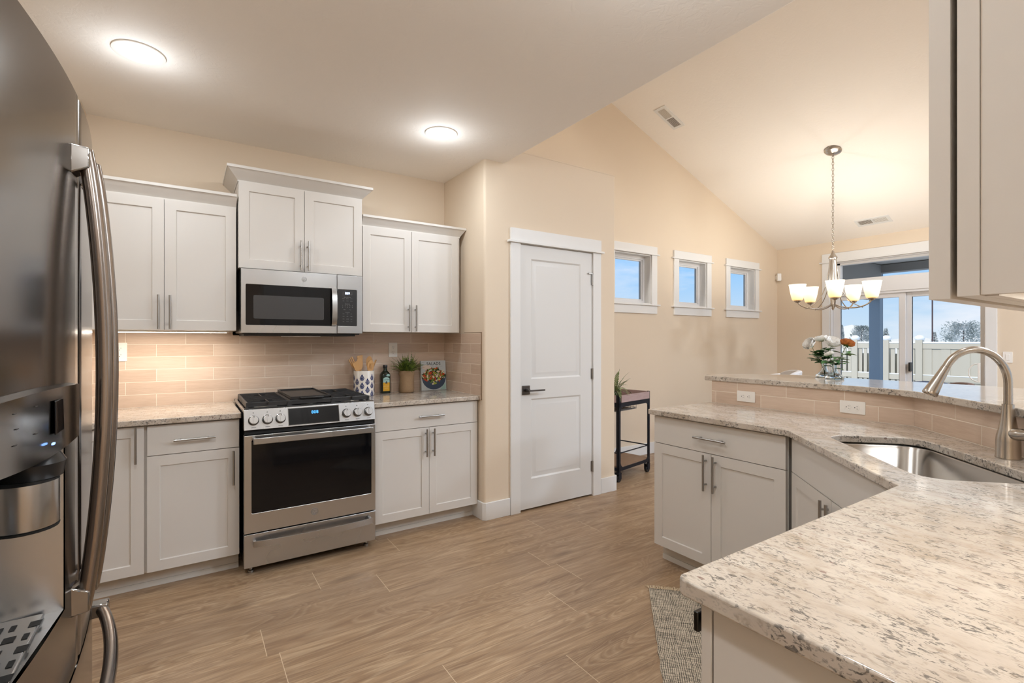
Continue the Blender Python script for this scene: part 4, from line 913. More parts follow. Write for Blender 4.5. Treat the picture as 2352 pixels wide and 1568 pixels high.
# ceramic crock with blue medallions
cx, cy, cr, ch = 1.096, 3.665, .0745, .186
r = root('utensil_crock', (cx, cy, ZCt), 0, 'white ceramic crock with blue medallion print holding wooden utensils', 'crock')
mb = MB(); mb.lathe([(cr-.006, 0), (cr, .006), (cr, ch-.004), (cr-.002, ch), (cr-.006, ch-.002), (cr-.006, .012), (.001, .012)], (cx, cy, ZCt), 48)
def on_cyl(u, z, off=.0004): a = u/cr; return (cx+(cr+off)*sin(a), cy-(cr+off)*cos(a), ZCt+z)
def motif(u0, z0, s, angle0):
    def loop(pts, mi, off):
        P = [on_cyl(u0+angle0+x*s, z0+y*s, off) for x, y in pts]; c = on_cyl(u0+angle0+sum(p[0] for p in pts)/len(pts)*s, z0+sum(p[1] for p in pts)/len(pts)*s, off)
        n = len(mb.v); k = len(P); mb.add(P+[c], [(i, (i+1) % k, k) for i in range(k)], mi)
    body = [(.42*cos(t)*(1+.10*cos(8*t)), -.08+.48*sin(t)*(1+.08*cos(8*t))) for t in [2*pi*i/28 for i in range(28)]]
    loop(body, 1, .0005)
    loop([(.27*cos(t), -.08+.31*sin(t)) for t in [2*pi*i/16 for i in range(16)]], 0, .0008)
    loop([(.235*cos(t), -.085+.275*sin(t)) for t in [2*pi*i/14 for i in range(14)]], 1, .0011)
    loop([(.035*cos(t), -.05+.10*sin(t)) for t in [2*pi*i/10 for i in range(10)]], 0, .0014)
    loop([(-.12, .36), (.12, .36), (.17, .50), (.10, .60), (.04, .68), (0, .86), (-.04, .68), (-.10, .60), (-.17, .50)], 1, .0005)
    loop([(-.05, -.5), (.05, -.5), (0, -.7)], 1, .0005)
pitch = 2*pi*cr/12
for k in range(12):
    zs = (.135, .076, .017) if k % 2 == 0 else (.105, .046)
    for z in zs: motif(k*pitch-.035, z, .037, 0)
mb.build('body', ['ceramic', 'ceramic_blue'], r, smooth=40)
def utensil(name, kind, dx, dy, lean_x, lean_y, top, face=0, label=''):
    """handle sits in the crock and the head leans outwards"""
    base = Vector((cx+dx, cy+dy, ZCt+.016)); tip = Vector((cx+dx+lean_x, cy+dy+lean_y, ZCt+top)); ax = (tip-base).normalized(); L_ = (tip-base).length
    r = root(name, tuple(base), 0, label, 'utensil', None)
    side = Vector((cos(face), sin(face), 0)); side = (side-ax*side.dot(ax)).normalized(); nrm = ax.cross(side)
    hl = .085
    mb = MB(); mb.tube([base, base+ax*(L_-hl)], [.0055, .0065], 10); mb.build('handle', 'spoon_wood', r)
    M = Matrix((side, ax, nrm)).transposed().to_4x4(); M = Matrix.Translation(base+ax*(L_-hl)) @ M
    if kind == 'spatula': ol = [(-.007, -.004), (.007, -.004), (.020, .03), (.026, .080), (.020, .086), (-.024, .078), (-.020, .03)]; holes = []
    elif kind == 'spoon': ol = [(.0245*sin(2*pi*i/24)*(1 if 6 < i < 18 else .9), .043-.045*cos(2*pi*i/24)) for i in range(24)]; holes = []
    elif kind == 'slotted': ol = [(.026*sin(2*pi*i/24), .042-.045*cos(2*pi*i/24)) for i in range(24)]; holes = [[(x-.0015, .022), (x+.0015, .022), (x+.0035, .062), (x+.0005, .062)] for x in (-.011, -.002, .007)]
    elif kind == 'paddle': ol = [(-.007, -.004), (.007, -.004), (.022, .02), (.024, .086), (-.024, .079), (-.022, .02)]; holes = [[(.004, .055), (.009, .055), (.009, .063), (.004, .063)]]
    else: ol = [(-.007, -.004), (.007, -.004), (.020, .035), (.018, .086), (.010, .086), (.010, .045), (.003, .045), (.003, .084), (-.004, .084), (-.005, .045), (-.011, .045), (-.012, .080), (-.019, .078), (-.018, .03)]; holes = []
    mb = MB(); mb.M = M; mb.prism(ol, -.0028, .0028, holes=holes); mb.build('head', 'spoon_wood', r, bevel=.001)
utensil('wooden_spatula', 'spatula', .010, -.010, -.087, -.030, .255, .15, 'wooden spatula leaning left, frontmost in the crock')
utensil('wooden_fork', 'fork', .020, .005, -.121, -.005, .282, .25, 'wooden fork with prongs, leftmost in the crock')
utensil('wooden_spoon', 'spoon', -.012, -.010, -.024, .005, .280, .1, 'narrow wooden spoon just behind the front spatula')
utensil('wooden_turner', 'paddle', -.005, .025, -.014, .02, .300, .3, 'wooden turner with a small hole, tallest at the left of the crock')
utensil('slotted_spoon', 'slotted', .022, -.026, .020, -.010, .262, .1, 'slotted wooden spoon with three slits in the crock')
utensil('wooden_ladle', 'spoon', .024, .012, .026, .012, .288, -.2, 'large wooden spoon behind the slotted spoon')
utensil('wooden_scraper', 'spatula', -.010, .0, .099, -.010, .266, 1.1, 'wooden scraper seen edge-on, rightmost in the crock')
# dark oil bottle
bx, by = 1.283, 3.738
r = root('oil_bottle', (bx, by, ZCt), 0, 'dark olive oil bottle with teal and yellow label', 'bottle')
def rsq(w, z, rr): return [(bx+x, by+y, ZCt+z) for x, y in rrect(-w, w, -w*.82, w*.82, min(rr, w*.81), 5)]
prof = [(.034, 0, .01), (.036, .003, .011), (.036, .135, .012), (.035, .148, .016), (.028, .163, .02), (.0165, .174, .0135), (.0155, .180, .0127), (.0150, .196, .0123)]
mb = MB(); rg = [rsq(*p) for p in prof]; n = len(rg[0]); vs = [p for g in rg for p in g]; fs = [(k*n+j, k*n+(j+1) % n, (k+1)*n+(j+1) % n, (k+1)*n+j) for k in range(len(rg)-1) for j in range(n)]
fs += [tuple(range(n))[::-1], tuple((len(rg)-1)*n+j for j in range(n))]; mb.add(vs, fs); mb.build('glass_body', 'bottle_glass', r, smooth=50)
mb = MB(); mb.lathe([(.0168, .1965), (.0172, .200), (.0172, .217), (.016, .219), (.001, .219)], (bx, by, ZCt), 20); mb.build('cap', 'black_plastic', r)
yf = by-.036*.82
mb = MB(); mb.M = face_negY(bx, yf, ZCt); mb.prism([(-.026, .018), (.026, .018), (.026, .084), (-.026, .084)], .0003, .0008, mi=0); mb.prism([(-.026, .084), (.026, .084), (.026, .110)]+[(.026*cos(R(a)), .110+.015*sin(R(a))) for a in range(0, 181, 20)][1:-1]+[(-.026, .110)], .0003, .0008, mi=1)
mb.prism([(.000, .136), (.004, .131), (.026, .131), (.028, .138), (.026, .147), (.014, .151), (.003, .147)], -.0008, .0002, mi=1)
lab = mb.build('label', ['label_yellow', 'label_teal'], r, smooth=0)
mb = MB(); v, f = text_mesh('CALIFORNIA', .0088, 1.0, 0, .0001); mb.M = face_negY(bx, yf-.0011, ZCt+.105); mb.add(v, f, 0)
v, f = text_mesh('EXTRA VIRGIN', .0070, 1.0, 0); mb.M = face_negY(bx, yf-.0011, ZCt+.055); mb.add(v, f, 1)
v, f = text_mesh('OLIVE OIL', .0062, 1.0, 0); mb.M = face_negY(bx, yf-.0011, ZCt+.040); mb.add(v, f, 1)
mb.M = face_negY(bx, yf-.0010, ZCt+.083); mb.prism([(-.008, -.006), (.006, -.008), (.009, -.001), (.004, .003), (.005, .009), (.001, .013), (-.004, .009), (-.003, .003), (-.009, 0)], 0, .0002, mi=0)
mb.build('lettering', ['ink', 'label_text'], lab, smooth=0)
# fern fronds
def frond(mb, base, az, length, up, droop, w, pairs=14, rnd=random):
    p = Vector(base); d = Vector((cos(az)*cos(up), sin(az)*cos(up), sin(up))); side = Vector((-sin(az), cos(az), 0)); st = length/pairs; pts = [p.copy()]
    for i in range(pairs):
        t = i/pairs; d = (d+Vector((0, 0, -droop*st/length*1.6))).normalized(); q = p+d*st; lw = w*sin(pi*min(1, .12+t*.95))**.8*(1-.25*t)
        nrm = side.cross(d)
        for s in (-1, 1):
            tip = q+side*s*lw+d*lw*.45+Vector((0, 0, -lw*.15+rnd.uniform(-.12, .12)*lw)); m = (q+tip)/2
            mb.add([q, m+d*st*.50, tip, m-d*st*.45+nrm*.001], [(0, 1, 2, 3)])
        pts.append(q.copy()); p = q
    mb.add([p, p+side*w*.08+d*st*.3, p+d*st*1.6, p-side*w*.08+d*st*.3], [(0, 1, 2, 3)])
    mb.tube(pts, [.0011*(1-.6*i/len(pts)) for i in range(len(pts))], 4)
px_, py_ = 1.447, 3.705
r = root('potted_fern', (px_, py_, ZCt), 0, 'leafy fern in a burlap-wrapped pot between bottle and cookbook', 'potted plant')
mb = MB(); n = 40; prof = [(.054, .0), (.0585, .006), (.0595, .03), (.057, .07), (.0565, .12), (.058, .135), (.0605, .140), (.061, .150), (.0605, .166), (.059, .170), (.054, .169), (.053, .150), (.001, .150)]
vs = []; rr_ = random.Random(3)
for k, (pr, h) in enumerate(prof):
    for j in range(n): a = 2*pi*j/n; w_ = 1+.022*sin(3*a+h*30)+.012*sin(7*a+k); vs.append((px_+pr*w_*cos(a), py_+pr*w_*sin(a), ZCt+h*(1+.012*sin(2*a)) if h > .01 else ZCt+h))
fs = [(k*n+j, k*n+(j+1) % n, (k+1)*n+(j+1) % n, (k+1)*n+j) for k in range(len(prof)-1) for j in range(n)]+[tuple(range(n))[::-1]]
mb.add(vs, fs); mb.build('burlap_pot', 'burlap', r, smooth=60)
mb = MB(); rn = random.Random(11)
for i in range(120):
    a = rn.uniform(0, 2*pi); up = R(rn.uniform(42, 88)); L_ = rn.uniform(.08, .165)*(1.0 if sin(a) < .3 else .45); rr = rn.uniform(.0, .04)
    frond(mb, (px_+rr*cos(a), py_+rr*sin(a), ZCt+.152), a+rn.uniform(-.4, .4), L_, up, rn.uniform(.2, .9), .017, 12, rn)
frond(mb, (px_-.03, py_-.01, ZCt+.155), pi*.98, .15, R(50), .2, .012, 14, rn); frond(mb, (px_-.03, py_, ZCt+.155), pi*1.05, .13, R(25), .15, .012, 12, rn); frond(mb, (px_+.02, py_-.01, ZCt+.155), -.1, .13, R(30), .3, .012, 12, rn)
mb.build('foliage', 'fern', r, smooth=0, clean=False)
# cookbook standing on the counter
BX0, BX1, BY, BZ = 1.582, 1.803, 3.722, ZCt
r = root('cookbook', ((BX0+BX1)/2, BY+.02, BZ), 0, 'upright salad cookbook leaning against the tiles, bowl on its cover', 'book')
Lm = Matrix.Translation((BX0, BY, BZ+.0008)) @ Matrix.Rotation(R(-5), 4, 'X')
bw, bh, bt = BX1-BX0, .243, .022
mb = MB(); mb.M = Lm; mb.box(0, bw, 0, .0025, 0, bh); mb.box(0, bw, bt-.0025, bt, 0, bh); mb.box(0, .0025, 0, bt, 0, bh); cv = mb.build('cover', 'cover', r, bevel=.0006)
mb = MB(); mb.M = Lm; mb.box(.003, bw-.004, .0028, bt-.0028, .003, bh-.003); mb.build('pages', 'pages', r)
Lf = Lm @ Matrix(((1, 0, 0, 0), (0, 0, -1, 0), (0, 1, 0, 0), (0, 0, 0, 1)))
mb = MB(); v, f = text_mesh('SALADS', .034, 1.08, 0, .0004); mb.M = Lf @ Matrix.Translation((.112, bh-.026, .0006)); mb.add(v, f, 0)
v, f = text_mesh('FRESH RECIPES FOR EVERY SEASON', .0062, 1.2, 0); mb.M = Lf @ Matrix.Translation((.130, bh-.049, .0006)); mb.add(v, f, 1)
mb.build('title', ['ink', 'glyph'], cv, smooth=0)
mb = MB(); mb.M = Lf; mb.prism([(.004+.108*(1-cos(R(a))), .124-.118*sin(R(a))**.8) for a in range(0, 181, 12)][0:], .0004, .0008, mi=0)
mb.prism([(.165, .004), (.215, .004), (.215, .06), (.19, .04)], .0003, .0005, mi=7); mb.prism([(.02+.028*cos(R(a))*1.4+.03, .188+.02*sin(R(a))) for a in range(0, 360, 20)], .0003, .0005, mi=8)  # teal wedge and cream oval belong to the cover picture
rn = random.Random(5)
def blob(x, y, w_, h_, rot, mi, z, n=9):
    pts = []
    for i in range(n): a = 2*pi*i/n; k = rn.uniform(.8, 1.15); X, Y = w_*cos(a)*k, h_*sin(a)*k; pts.append((x+X*cos(rot)-Y*sin(rot), y+X*sin(rot)+Y*cos(rot)))
    pts = [(min(max(a, .003), bw-.001), max(b, .0)) for a, b in pts]
    nn = len(pts); mb.add([(a, b, z) for a, b in pts]+[(x, y, z+.0001)], [(i, (i+1) % nn, nn) for i in range(nn)], mi)
def dome(x): return .118+.062*max(0, 1-((x-.112)/.105)**2)
zz = .0010
for i in range(60):
    x = rn.uniform(.006, .212); y = rn.uniform(.062+abs(x-.11)*.45, dome(x)); zz += .000005; blob(x, y, rn.uniform(.012, .022), rn.uniform(.007, .013), rn.uniform(0, 3), 1, zz)
for i in range(190):
    x = rn.uniform(.012, .206); y = rn.uniform(.052+abs(x-.11)*.55, dome(x)+.004); zz += .000004
    k = rn.random(); mi = 2 if k < .42 else 1 if k < .56 else 3 if k < .68 else 4 if k < .78 else 5 if k < .90 else 6
    s = 1.25 if mi in (4, 5) else 1
    blob(x, y, rn.uniform(.005, .014)*s, rn.uniform(.003, .0065)*s, rn.uniform(0, 3), mi, zz)
for (x, y, w_, h_, ro, mi) in ((.075, .140, .016, .012, .6, 4), (.038, .085, .020, .007, -.5, 4), (.196, .128, .013, .009, .2, 4), (.150, .152, .015, .009, -.1, 5), (.138, .112, .014, .009, .5, 5), (.085, .122, .012, .009, 0, 6), (.115, .055, .020, .008, .1, 3), (.100, .052, .010, .008, 0, 5), (.155, .095, .011, .008, 0, 3), (.095, .078, .026, .007, .8, 2), (.19, .152, .018, .006, .9, 5)):
    zz += .00002; blob(x, y, w_, h_, ro, mi, zz, 14)
mb.build('salad_picture', ['bowl_blue', 'sal_dark', 'sal_green', 'sal_lime', 'sal_red', 'sal_white', 'sal_brown', 'label_teal', 'cream_oval'], cv, smooth=0, clean=False)

# ------------------------------------------------------------------ bar cart in the far corner with plant
r = root('bar_cart', (3.34, 3.25, 0), R(11), 'black metal rolling bar cart with wood tray top beside the pantry', 'cart')
W_, D_ = .555, .38
mb = MB(local=True)
for x in (0, W_):
    for y in (0, D_): s = 1 if x == 0 else -1; t_ = 1 if y == 0 else -1; mb.box(*sorted((x, x+s*.028)), *sorted((y, y+t_*.004)), .085, .815); mb.box(*sorted((x, x+s*.004)), *sorted((y, y+t_*.028)), .085, .815)
for y in (0, D_-.006): mb.box(.004, W_-.004, y, y+.006, .700, .742); mb.box(.004, W_-.004, y, y+.006, .105, .135)
for x in (0, W_-.006): mb.box(x, x+.006, .004, D_-.004, .700, .742); mb.box(x, x+.006, .004, D_-.004, .105, .135)
mb.tube([(.01, .01, .27), (W_-.01, .01, .27)], .006, 8); mb.tube([(W_-.01, .01, .27), (W_-.01, D_-.01, .27)], .006, 8); mb.tube([(.01, .01, .27), (.01, D_-.01, .27)], .006, 8)
for y in (.003, D_-.003):
    for x, s in ((.028, 1), (W_-.028, -1)):
        for z0_, sg in ((.70, -1), (.135, 1)):
            pts = [(x+s*.05*(1-cos(R(a))) , y, z0_+sg*.05*(1-sin(R(a)))) for a in range(0, 91, 15)]
            for a_, b_ in zip(pts[:-1], pts[1:]): mb.add([(a_[0], y-.003, a_[2]), (b_[0], y-.003, b_[2]), (b_[0], y-.003, z0_), (a_[0], y-.003, z0_), (a_[0], y+.003, a_[2]), (b_[0], y+.003, b_[2]), (b_[0], y+.003, z0_), (a_[0], y+.003, z0_)], [(0, 1, 2, 3), (7, 6, 5, 4), (0, 4, 5, 1), (2, 6, 7, 3)])
mb.build('frame', 'cart_steel', r)
mb = MB(local=True); mb.box(.0285, W_-.0285, -.012, -.0005, .743, .812); mb.box(.0285, W_-.0285, D_+.0005, D_+.012, .743, .812); mb.box(-.012, -.0005, .03, D_-.03, .743, .812); mb.box(W_+.0005, W_+.012, .03, D_-.03, .743, .812); mb.build('tray_sides', 'cart_wood', r, bevel=.002)
mb = MB(local=True); mb.box(.008, W_-.008, .008, D_-.008, .7425, .752); mb.build('tray_top', 'cart_shelf', r)
mb = MB(local=True); mb.box(.008, W_-.008, .008, D_-.008, .1355, .147); mb.build('bottom_shelf', 'cart_shelf', r)
for x in (.02, W_-.02):
    for y in (.02, D_-.02):
        mb = MB(local=True); mb.cyl((x, y-.014, .033), (x, y+.014, .033), .033, 20); c_ = mb.build('caster', 'black_plastic', r, bevel=.003)
        mb = MB(local=True); mb.box(x-.022, x+.022, y-.021, y-.016, .03, .075); mb.box(x-.022, x+.022, y+.016, y+.021, .03, .075); mb.box(x-.024, x+.024, y-.022, y+.022, .0751, .0848); mb.build('fork', 'cart_steel', c_)
mb = MB(local=True)
for z in (.66, .698): mb.tube([(.05, .06, z), (.40, .06, z), (.40, .32, z), (.05, .32, z)], .0025, 6, closed=True)
for i in range(15): x = .05+.35*i/14; mb.tube([(x, .06, .698), (x, .06, .648), (x, .32, .648), (x, .32, .698)], .0014, 5)
for i in range(9): y = .06+.26*i/8; mb.tube([(.05, y, .698), (.05, y, .648), (.40, y, .648), (.40, y, .698)], .0014, 5)
mb.box(.055, .395, .065, .315, .650, .652); mb.build('wire_basket', 'grey_plastic', r)
mx, my = 3.43, 3.40
r = root('planter_mug', (mx, my, .7526), 0, 'black dotted mug with a pale green fern on the bar cart', 'potted plant')
mb = MB(); mb.lathe([(.042, 0), (.048, .004), (.050, .085), (.047, .087), (.0455, .082), (.044, .07), (.001, .07)], (mx, my, .7526), 32)
for j in range(5):
    for k in range(18):
        a = 2*pi*(k+.5*(j % 2))/18; z = .7526+.014+j*.016; rr = .0487+.0004*j; c_ = Vector((mx+rr*cos(a), my+rr*sin(a), z)); t1 = Vector((-sin(a), cos(a), 0)); t2 = Vector((0, 0, 1)); P = [c_+(t1*cos(2*pi*i/8)+t2*sin(2*pi*i/8))*.003+Vector((cos(a), sin(a), 0))*.0006 for i in range(8)]
        mb.add(P, [tuple(range(8))], 1)
mb.tube([(mx+.048+.03*sin(R(a)), my-.005, .7526+.045+.028*cos(R(a))) for a in range(0, 181, 20)], .005, 8)
mb.build('mug', ['black_enamel', 'ceramic'], r, smooth=45)
mb = MB(); rn = random.Random(4)
for i in range(30):
    a = rn.uniform(0, 2*pi); frond(mb, (mx+.02*cos(a), my+.02*sin(a), .825), a, rn.uniform(.13, .24), R(rn.uniform(30, 85)), rn.uniform(.6, 1.6), .026, 13, rn)
frond(mb, (mx+.02, my, .83), -.2, .22, R(42), 1.2, .028, 14, rn)
mb.build('foliage', 'fern_pale', r, smooth=0, clean=False)

# ------------------------------------------------------------------ woven rug, turned 45 degrees in front of the sink
rc = Vector((2.05, 1.778)); da = Vector((-.7071, -.7071)); db = Vector((.7071, -.7071)); rl, rw = 1.15, .43
r = root('kitchen_rug', (rc.x+(da*rl/2+db*rw/2).x, rc.y+(da*rl/2+db*rw/2).y, 0), 0, 'grey and cream woven rug with fringe in front of the sink', 'rug')
mb = MB(); n = 34; m_ = 20; vs = []; rn = random.Random(2)
for i in range(n+1):
    for j in range(m_+1):
        ed = .003*sin(i*1.9)+.002*sin(i*4.3) if j in (0, m_) else 0; p = rc+da*(rl*i/n)+db*(rw*j/m_+ed); vs.append((p.x, p.y, .0065+.0012*sin(i*.9)*cos(j*.8)))
fs = [(i*(m_+1)+j, (i+1)*(m_+1)+j, (i+1)*(m_+1)+j+1, i*(m_+1)+j+1) for i in range(n) for j in range(m_)]
mb.add(vs, fs); o = mb.build('weave', 'rug_weave', r); md_ = o.modifiers.new('s', 'SOLIDIFY'); md_.thickness = .0058; md_.offset = -1
mb = MB()
for end in (0, 1):
    for k in range(64):
        u = rw*(k+.5)/64; p0 = rc+db*u+(da*rl if end else Vector((0, 0))); dd = (da if end else -da); z = .005
        for q in range(2):
            an = rn.uniform(-.7, .7); d2 = Vector((dd.x*cos(an)-dd.y*sin(an), dd.x*sin(an)+dd.y*cos(an))); L_ = rn.uniform(.018, .034)
            mb.tube([(p0.x, p0.y, z), (p0.x+d2.x*L_*.5, p0.y+d2.y*L_*.5, z+rn.uniform(.002, .012)), (p0.x+d2.x*L_, p0.y+d2.y*L_, rn.uniform(.002, .008))], [.0016, .0018, .001], 5)
tag(mb.build('fringe', 'fringe', r, clean=False), kind='stuff')

# ------------------------------------------------------------------ vases with peonies on the bar
def vase(x, y, label, h=.097):
    r = root('glass_vase', (x, y, 1.0895), 0, label, 'vase'); z = 1.0895
    outer = [(.001, .0), (.046, .0), (.052, .004), (.050, .012), (.036, .026), (.021, .042), (.0155, .058), (.0150, h-.012), (.0175, h-.002), (.0165, h)]
    inner = [(rr-.0028, hh) for rr, hh in reversed(outer[4:-1])]+[(.040, .0155), (.030, .0075), (.001, .006)]
    mb = MB(); mb.lathe(outer+inner, (x, y, z), 36, caps=False); mb.build('glass', 'clear_glass', r, smooth=70); return r
v1 = (3.42, 1.523); v2 = (3.32, 1.422)
vase(*v1, 'small clear glass bottle vase holding white peonies'); vase(*v2, 'small clear glass bottle vase with the orange-brown peony, right one')
def peony(base, head, mat_, label, tilt, R_=.043, leaves=4, seed=0, green=True):
    rn = random.Random(seed); b = Vector(base); hd = Vector(head); r = root('peony', base, 0, label, 'flower')
    mid = b.lerp(hd, .5)+Vector((rn.uniform(-.01, .01), rn.uniform(-.01, .01), .0)); pts = [b, b.lerp(Vector((b.x, b.y, hd.z)), .35), mid+Vector((0, 0, .012)), hd]
    P = []
    for i in range(13):
        t = i/12; P.append(pts[0]*(1-t)**3+pts[1]*3*t*(1-t)**2+pts[2]*3*t*t*(1-t)+pts[3]*t**3)
    mb = MB(); mb.tube(P, .0016, 6); mb.build('stem', 'stem', r)
    mb = MB(); ax = Vector(tilt).normalized(); q = Vector((0, 0, 1)).rotation_difference(ax).to_matrix()
    for ring, (nn, up0, sz, rad) in enumerate(((8, 12, 1.0, .010), (8, 34, .95, .008), (8, 52, .82, .006), (7, 66, .66, .004), (6, 80, .5, .002))):
        for k in range(nn):
            a = 2*pi*(k+.37*ring)/nn+rn.uniform(-.1, .1); up = R(up0+rn.uniform(-8, 8)); L_ = R_*sz; wd2 = L_*.62
            out = Vector((cos(a), sin(a), 0)); sd = Vector((-sin(a), cos(a), 0)); G = []
            for i in range(6):
                t = i/5; cu = up+R(45)*t*.9-R(10); p = out*(rad+L_*(sin(t*1.2)*cos(up))) + Vector((0, 0, L_*(t**.9)*sin(cu)*.95)); ww = wd2*sin(pi*(.10+.78*t))**.7
                for j in range(5): s = (j-2)/2; G.append(hd+q@(p*.92+sd*s*ww-out*abs(s)**2*ww*.45+Vector((0, 0, abs(s)**2*ww*.30+rn.uniform(-.001, .001)))))
            mb.add(G, [(i*5+j, i*5+j+1, (i+1)*5+j+1, (i+1)*5+j) for i in range(5) for j in range(4)])
    mb.build('blossom', mat_, r, smooth=80, clean=False)
    mb = MB()
    for k in range(5): a = 2*pi*k/5; o_ = q@Vector((cos(a), sin(a), -.15)); s_ = q@Vector((-sin(a), cos(a), 0)); mb.add([hd, hd+o_*.012+s_*.006, hd+o_*.026, hd+o_*.012-s_*.006], [(0, 1, 2, 3)])
    mb.build('sepals', 'leaf', r, smooth=0, clean=False)
    for k in range(leaves):
        mb = MB(); t = .42+.45*k/max(leaves-1, 1); p = P[int(t*12)]; a = rn.uniform(0, 2*pi); L_ = rn.uniform(.055, .085); wd2 = L_*.38; o_ = Vector((cos(a), sin(a), rn.uniform(-.1, .45))).normalized(); s_ = o_.cross(Vector((0, 0, 1))).normalized()
        G = []
        for i in range(8):
            u = i/7; c_ = p+o_*L_*(.12+.95*u)+Vector((0, 0, -.012*u*u)); ww = wd2*sin(pi*u**.8)
            for s in (-1, 0, 1): G.append(c_+s_*s*ww+Vector((0, 0, abs(s)*ww*.3)))
        mb.tube([p, p+o_*L_*.14], .0009, 5); mb.add(G, [(i*3+j, i*3+j+1, (i+1)*3+j+1, (i+1)*3+j) for i in range(7) for j in range(2)]); mb.build('leaf', 'leaf', r, smooth=80, clean=False)
zb = 1.0965
# image right is (+.83,-.55), image left the reverse
def off(p, right, depth, up): return (p[0]+right*.834+depth*.5514, p[1]-right*.5514+depth*.834, zb+up)
peony((v1[0], v1[1], zb), off(v1, -.085, 0, .200), 'petal_white', 'white peony facing left, leftmost of the bouquet', (-.8, .3, .45), .042, 12, 1)
peony((v1[0]+.002, v1[1], zb), off(v1, .0, .03, .224), 'petal_white', 'white peony at the back of the bouquet, highest', (0, .2, 1), .042, 12, 2)
peony((v1[0], v1[1]-.002, zb), off(v1, .034, -.02, .200), 'petal_white', 'open white peony facing the viewer in the middle of the bouquet', (-.35, -.45, .8), .052, 14, 3)
peony((v2[0], v2[1], zb), off(v2, .074, .0, .198), 'petal_orange', 'orange-brown peony, rightmost of the bouquet', (.5, -.1, .85), .040, 9, 5)
peony((v2[0]-.002, v2[1], zb), off(v2, -.008, .03, .135), 'petal_white', 'small white peony low behind the leaves of the bouquet', (.1, .4, .9), .026, 6, 6)

# ------------------------------------------------------------------ chandelier
CXc, CYc = 5.593, 2.410; zc = vz(CXc)
r = root('chandelier', (CXc, CYc, zc), 0, 'brushed nickel five-light chandelier on a chain under the vault', 'chandelier')
nrm = Vector((-VS, 0, -1)).normalized()
mb = MB(); mb.lathe([(.078, .0008), (.080, .010), (.070, .020), (.045, .028), (.02, .034), (.001, .036)], (CXc, CYc, zc), 36, axis=nrm); mb.build('canopy', 'brushed_nickel', r, smooth=50)
mb = MB(); z = zc-.045; k = 0
while z > 2.27:
    a = (1, 0, 0) if k % 2 == 0 else (0, 1, 0); n = 12; L_ = .017
    pts = []
    for i in range(n): an = 2*pi*i/n; ox = .0095*cos(an); oz = .019*sin(an); pts.append((CXc+ox*a[0]+0, CYc+ox*a[1], z+oz))
    mb.tube(pts, .0028, 6, closed=True); z -= .031; k += 1
mb.build('chain', 'brushed_nickel', r, smooth=60)
mb = MB(); mb.lathe([(.001, 2.262), (.010, 2.255), (.013, 2.235), (.028, 2.205), (.040, 2.188), (.041, 2.178), (.033, 2.170), (.033, 2.15), (.040, 2.05), (.043, 1.95), (.040, 1.86), (.030, 1.80), (.020, 1.72), (.026, 1.70), (.022, 1.685), (.012, 1.67), (.014, 1.655), (.001, 1.636)], (CXc, CYc, 0), 28, caps=False); mb.build('column', 'brushed_nickel', r, smooth=50)
ang0 = atan2(-CYc, -CXc)     # one arm points towards the kitchen
for i in range(5):
    a = ang0+i*2*pi/5+R(3); ca, sa = cos(a), sin(a); Rr = .335
    P = lambda rr, zz: (CXc+rr*ca, CYc+rr*sa, zz)
    ctrl = [P(.022, 1.695), P(.10, 1.648), P(.22, 1.635), P(.315, 1.672), P(Rr, 1.733)]
    pts = []
    for t in [j/16 for j in range(17)]:
        q_ = [Vector(c_) for c_ in ctrl]
        while len(q_) > 1: q_ = [q_[j].lerp(q_[j+1], t) for j in range(len(q_)-1)]
        pts.append(q_[0])
    mb = MB(); mb.tube(pts, .0068, 8); ctrl = [P(.030, 2.13), P(.05, 1.95), P(.07, 1.76), P(.16, 1.70), P(.26, 1.655)]
    pts = []
    for t in [j/16 for j in range(17)]:
        q_ = [Vector(c_) for c_ in ctrl]
        while len(q_) > 1: q_ = [q_[j].lerp(q_[j+1], t) for j in range(len(q_)-1)]
        pts.append(q_[0])
    mb.tube(pts, .0045, 8); mb.lathe([(.012, 1.720), (.030, 1.732), (.034, 1.744), (.020, 1.744)], P(Rr, 0), 20); mb.build('arm', 'brushed_nickel', r, smooth=60)
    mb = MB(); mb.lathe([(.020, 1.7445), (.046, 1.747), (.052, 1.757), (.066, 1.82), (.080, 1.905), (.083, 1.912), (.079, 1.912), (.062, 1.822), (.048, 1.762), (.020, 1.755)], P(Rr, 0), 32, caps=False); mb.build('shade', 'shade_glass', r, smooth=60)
    plight('bulb_lamp', P(Rr, 1.90), 8.5, (1, .985, .93), .03)

# ------------------------------------------------------------------ dining chairs behind the bar
def chair(x, y, rz, fab, label, h=.985, wood='chair_wood'):
    r = root('dining_chair', (x, y, 0), rz, label, 'chair')
    mb = MB(local=True); mb.prism(rrect(-.24, .24, -.24, .22, .06, 4), .42, .50); mb.build('seat', fab, r, bevel=.015)
    mb = MB(local=True); n = 12; vs = []
    for i in range(n+1):
        s = -1+2*i/n; xx = .245*s; yy = .215-.05*(1-s*s)*-1-.06*s*s
        top = h-.035*abs(s)**4
        for (dy, zz) in ((0, .50), (0, top-.012), (.012, top), (.040, top), (.052, top-.012), (.052, .50)): vs.append((xx, yy-.03+dy+.10*(zz-.5), zz))
    fs = [(i*6+j, (i+1)*6+j, (i+1)*6+(j+1) % 6, i*6+(j+1) % 6) for i in range(n) for j in range(6)]+[tuple(range(6))[::-1], tuple(n*6+j for j in range(6))]
    mb.add(vs, fs); mb.build('backrest', fab, r, smooth=60, bevel=.004)
    for sx_, sy_ in ((-1, -1), (1, -1), (-1, 1), (1, 1)):
        mb = MB(local=True); mb.tube([(sx_*.20, sy_*.18, .4195), (sx_*.225, sy_*.21, 0)], [.02, .012], 10); mb.build('leg', wood, r)
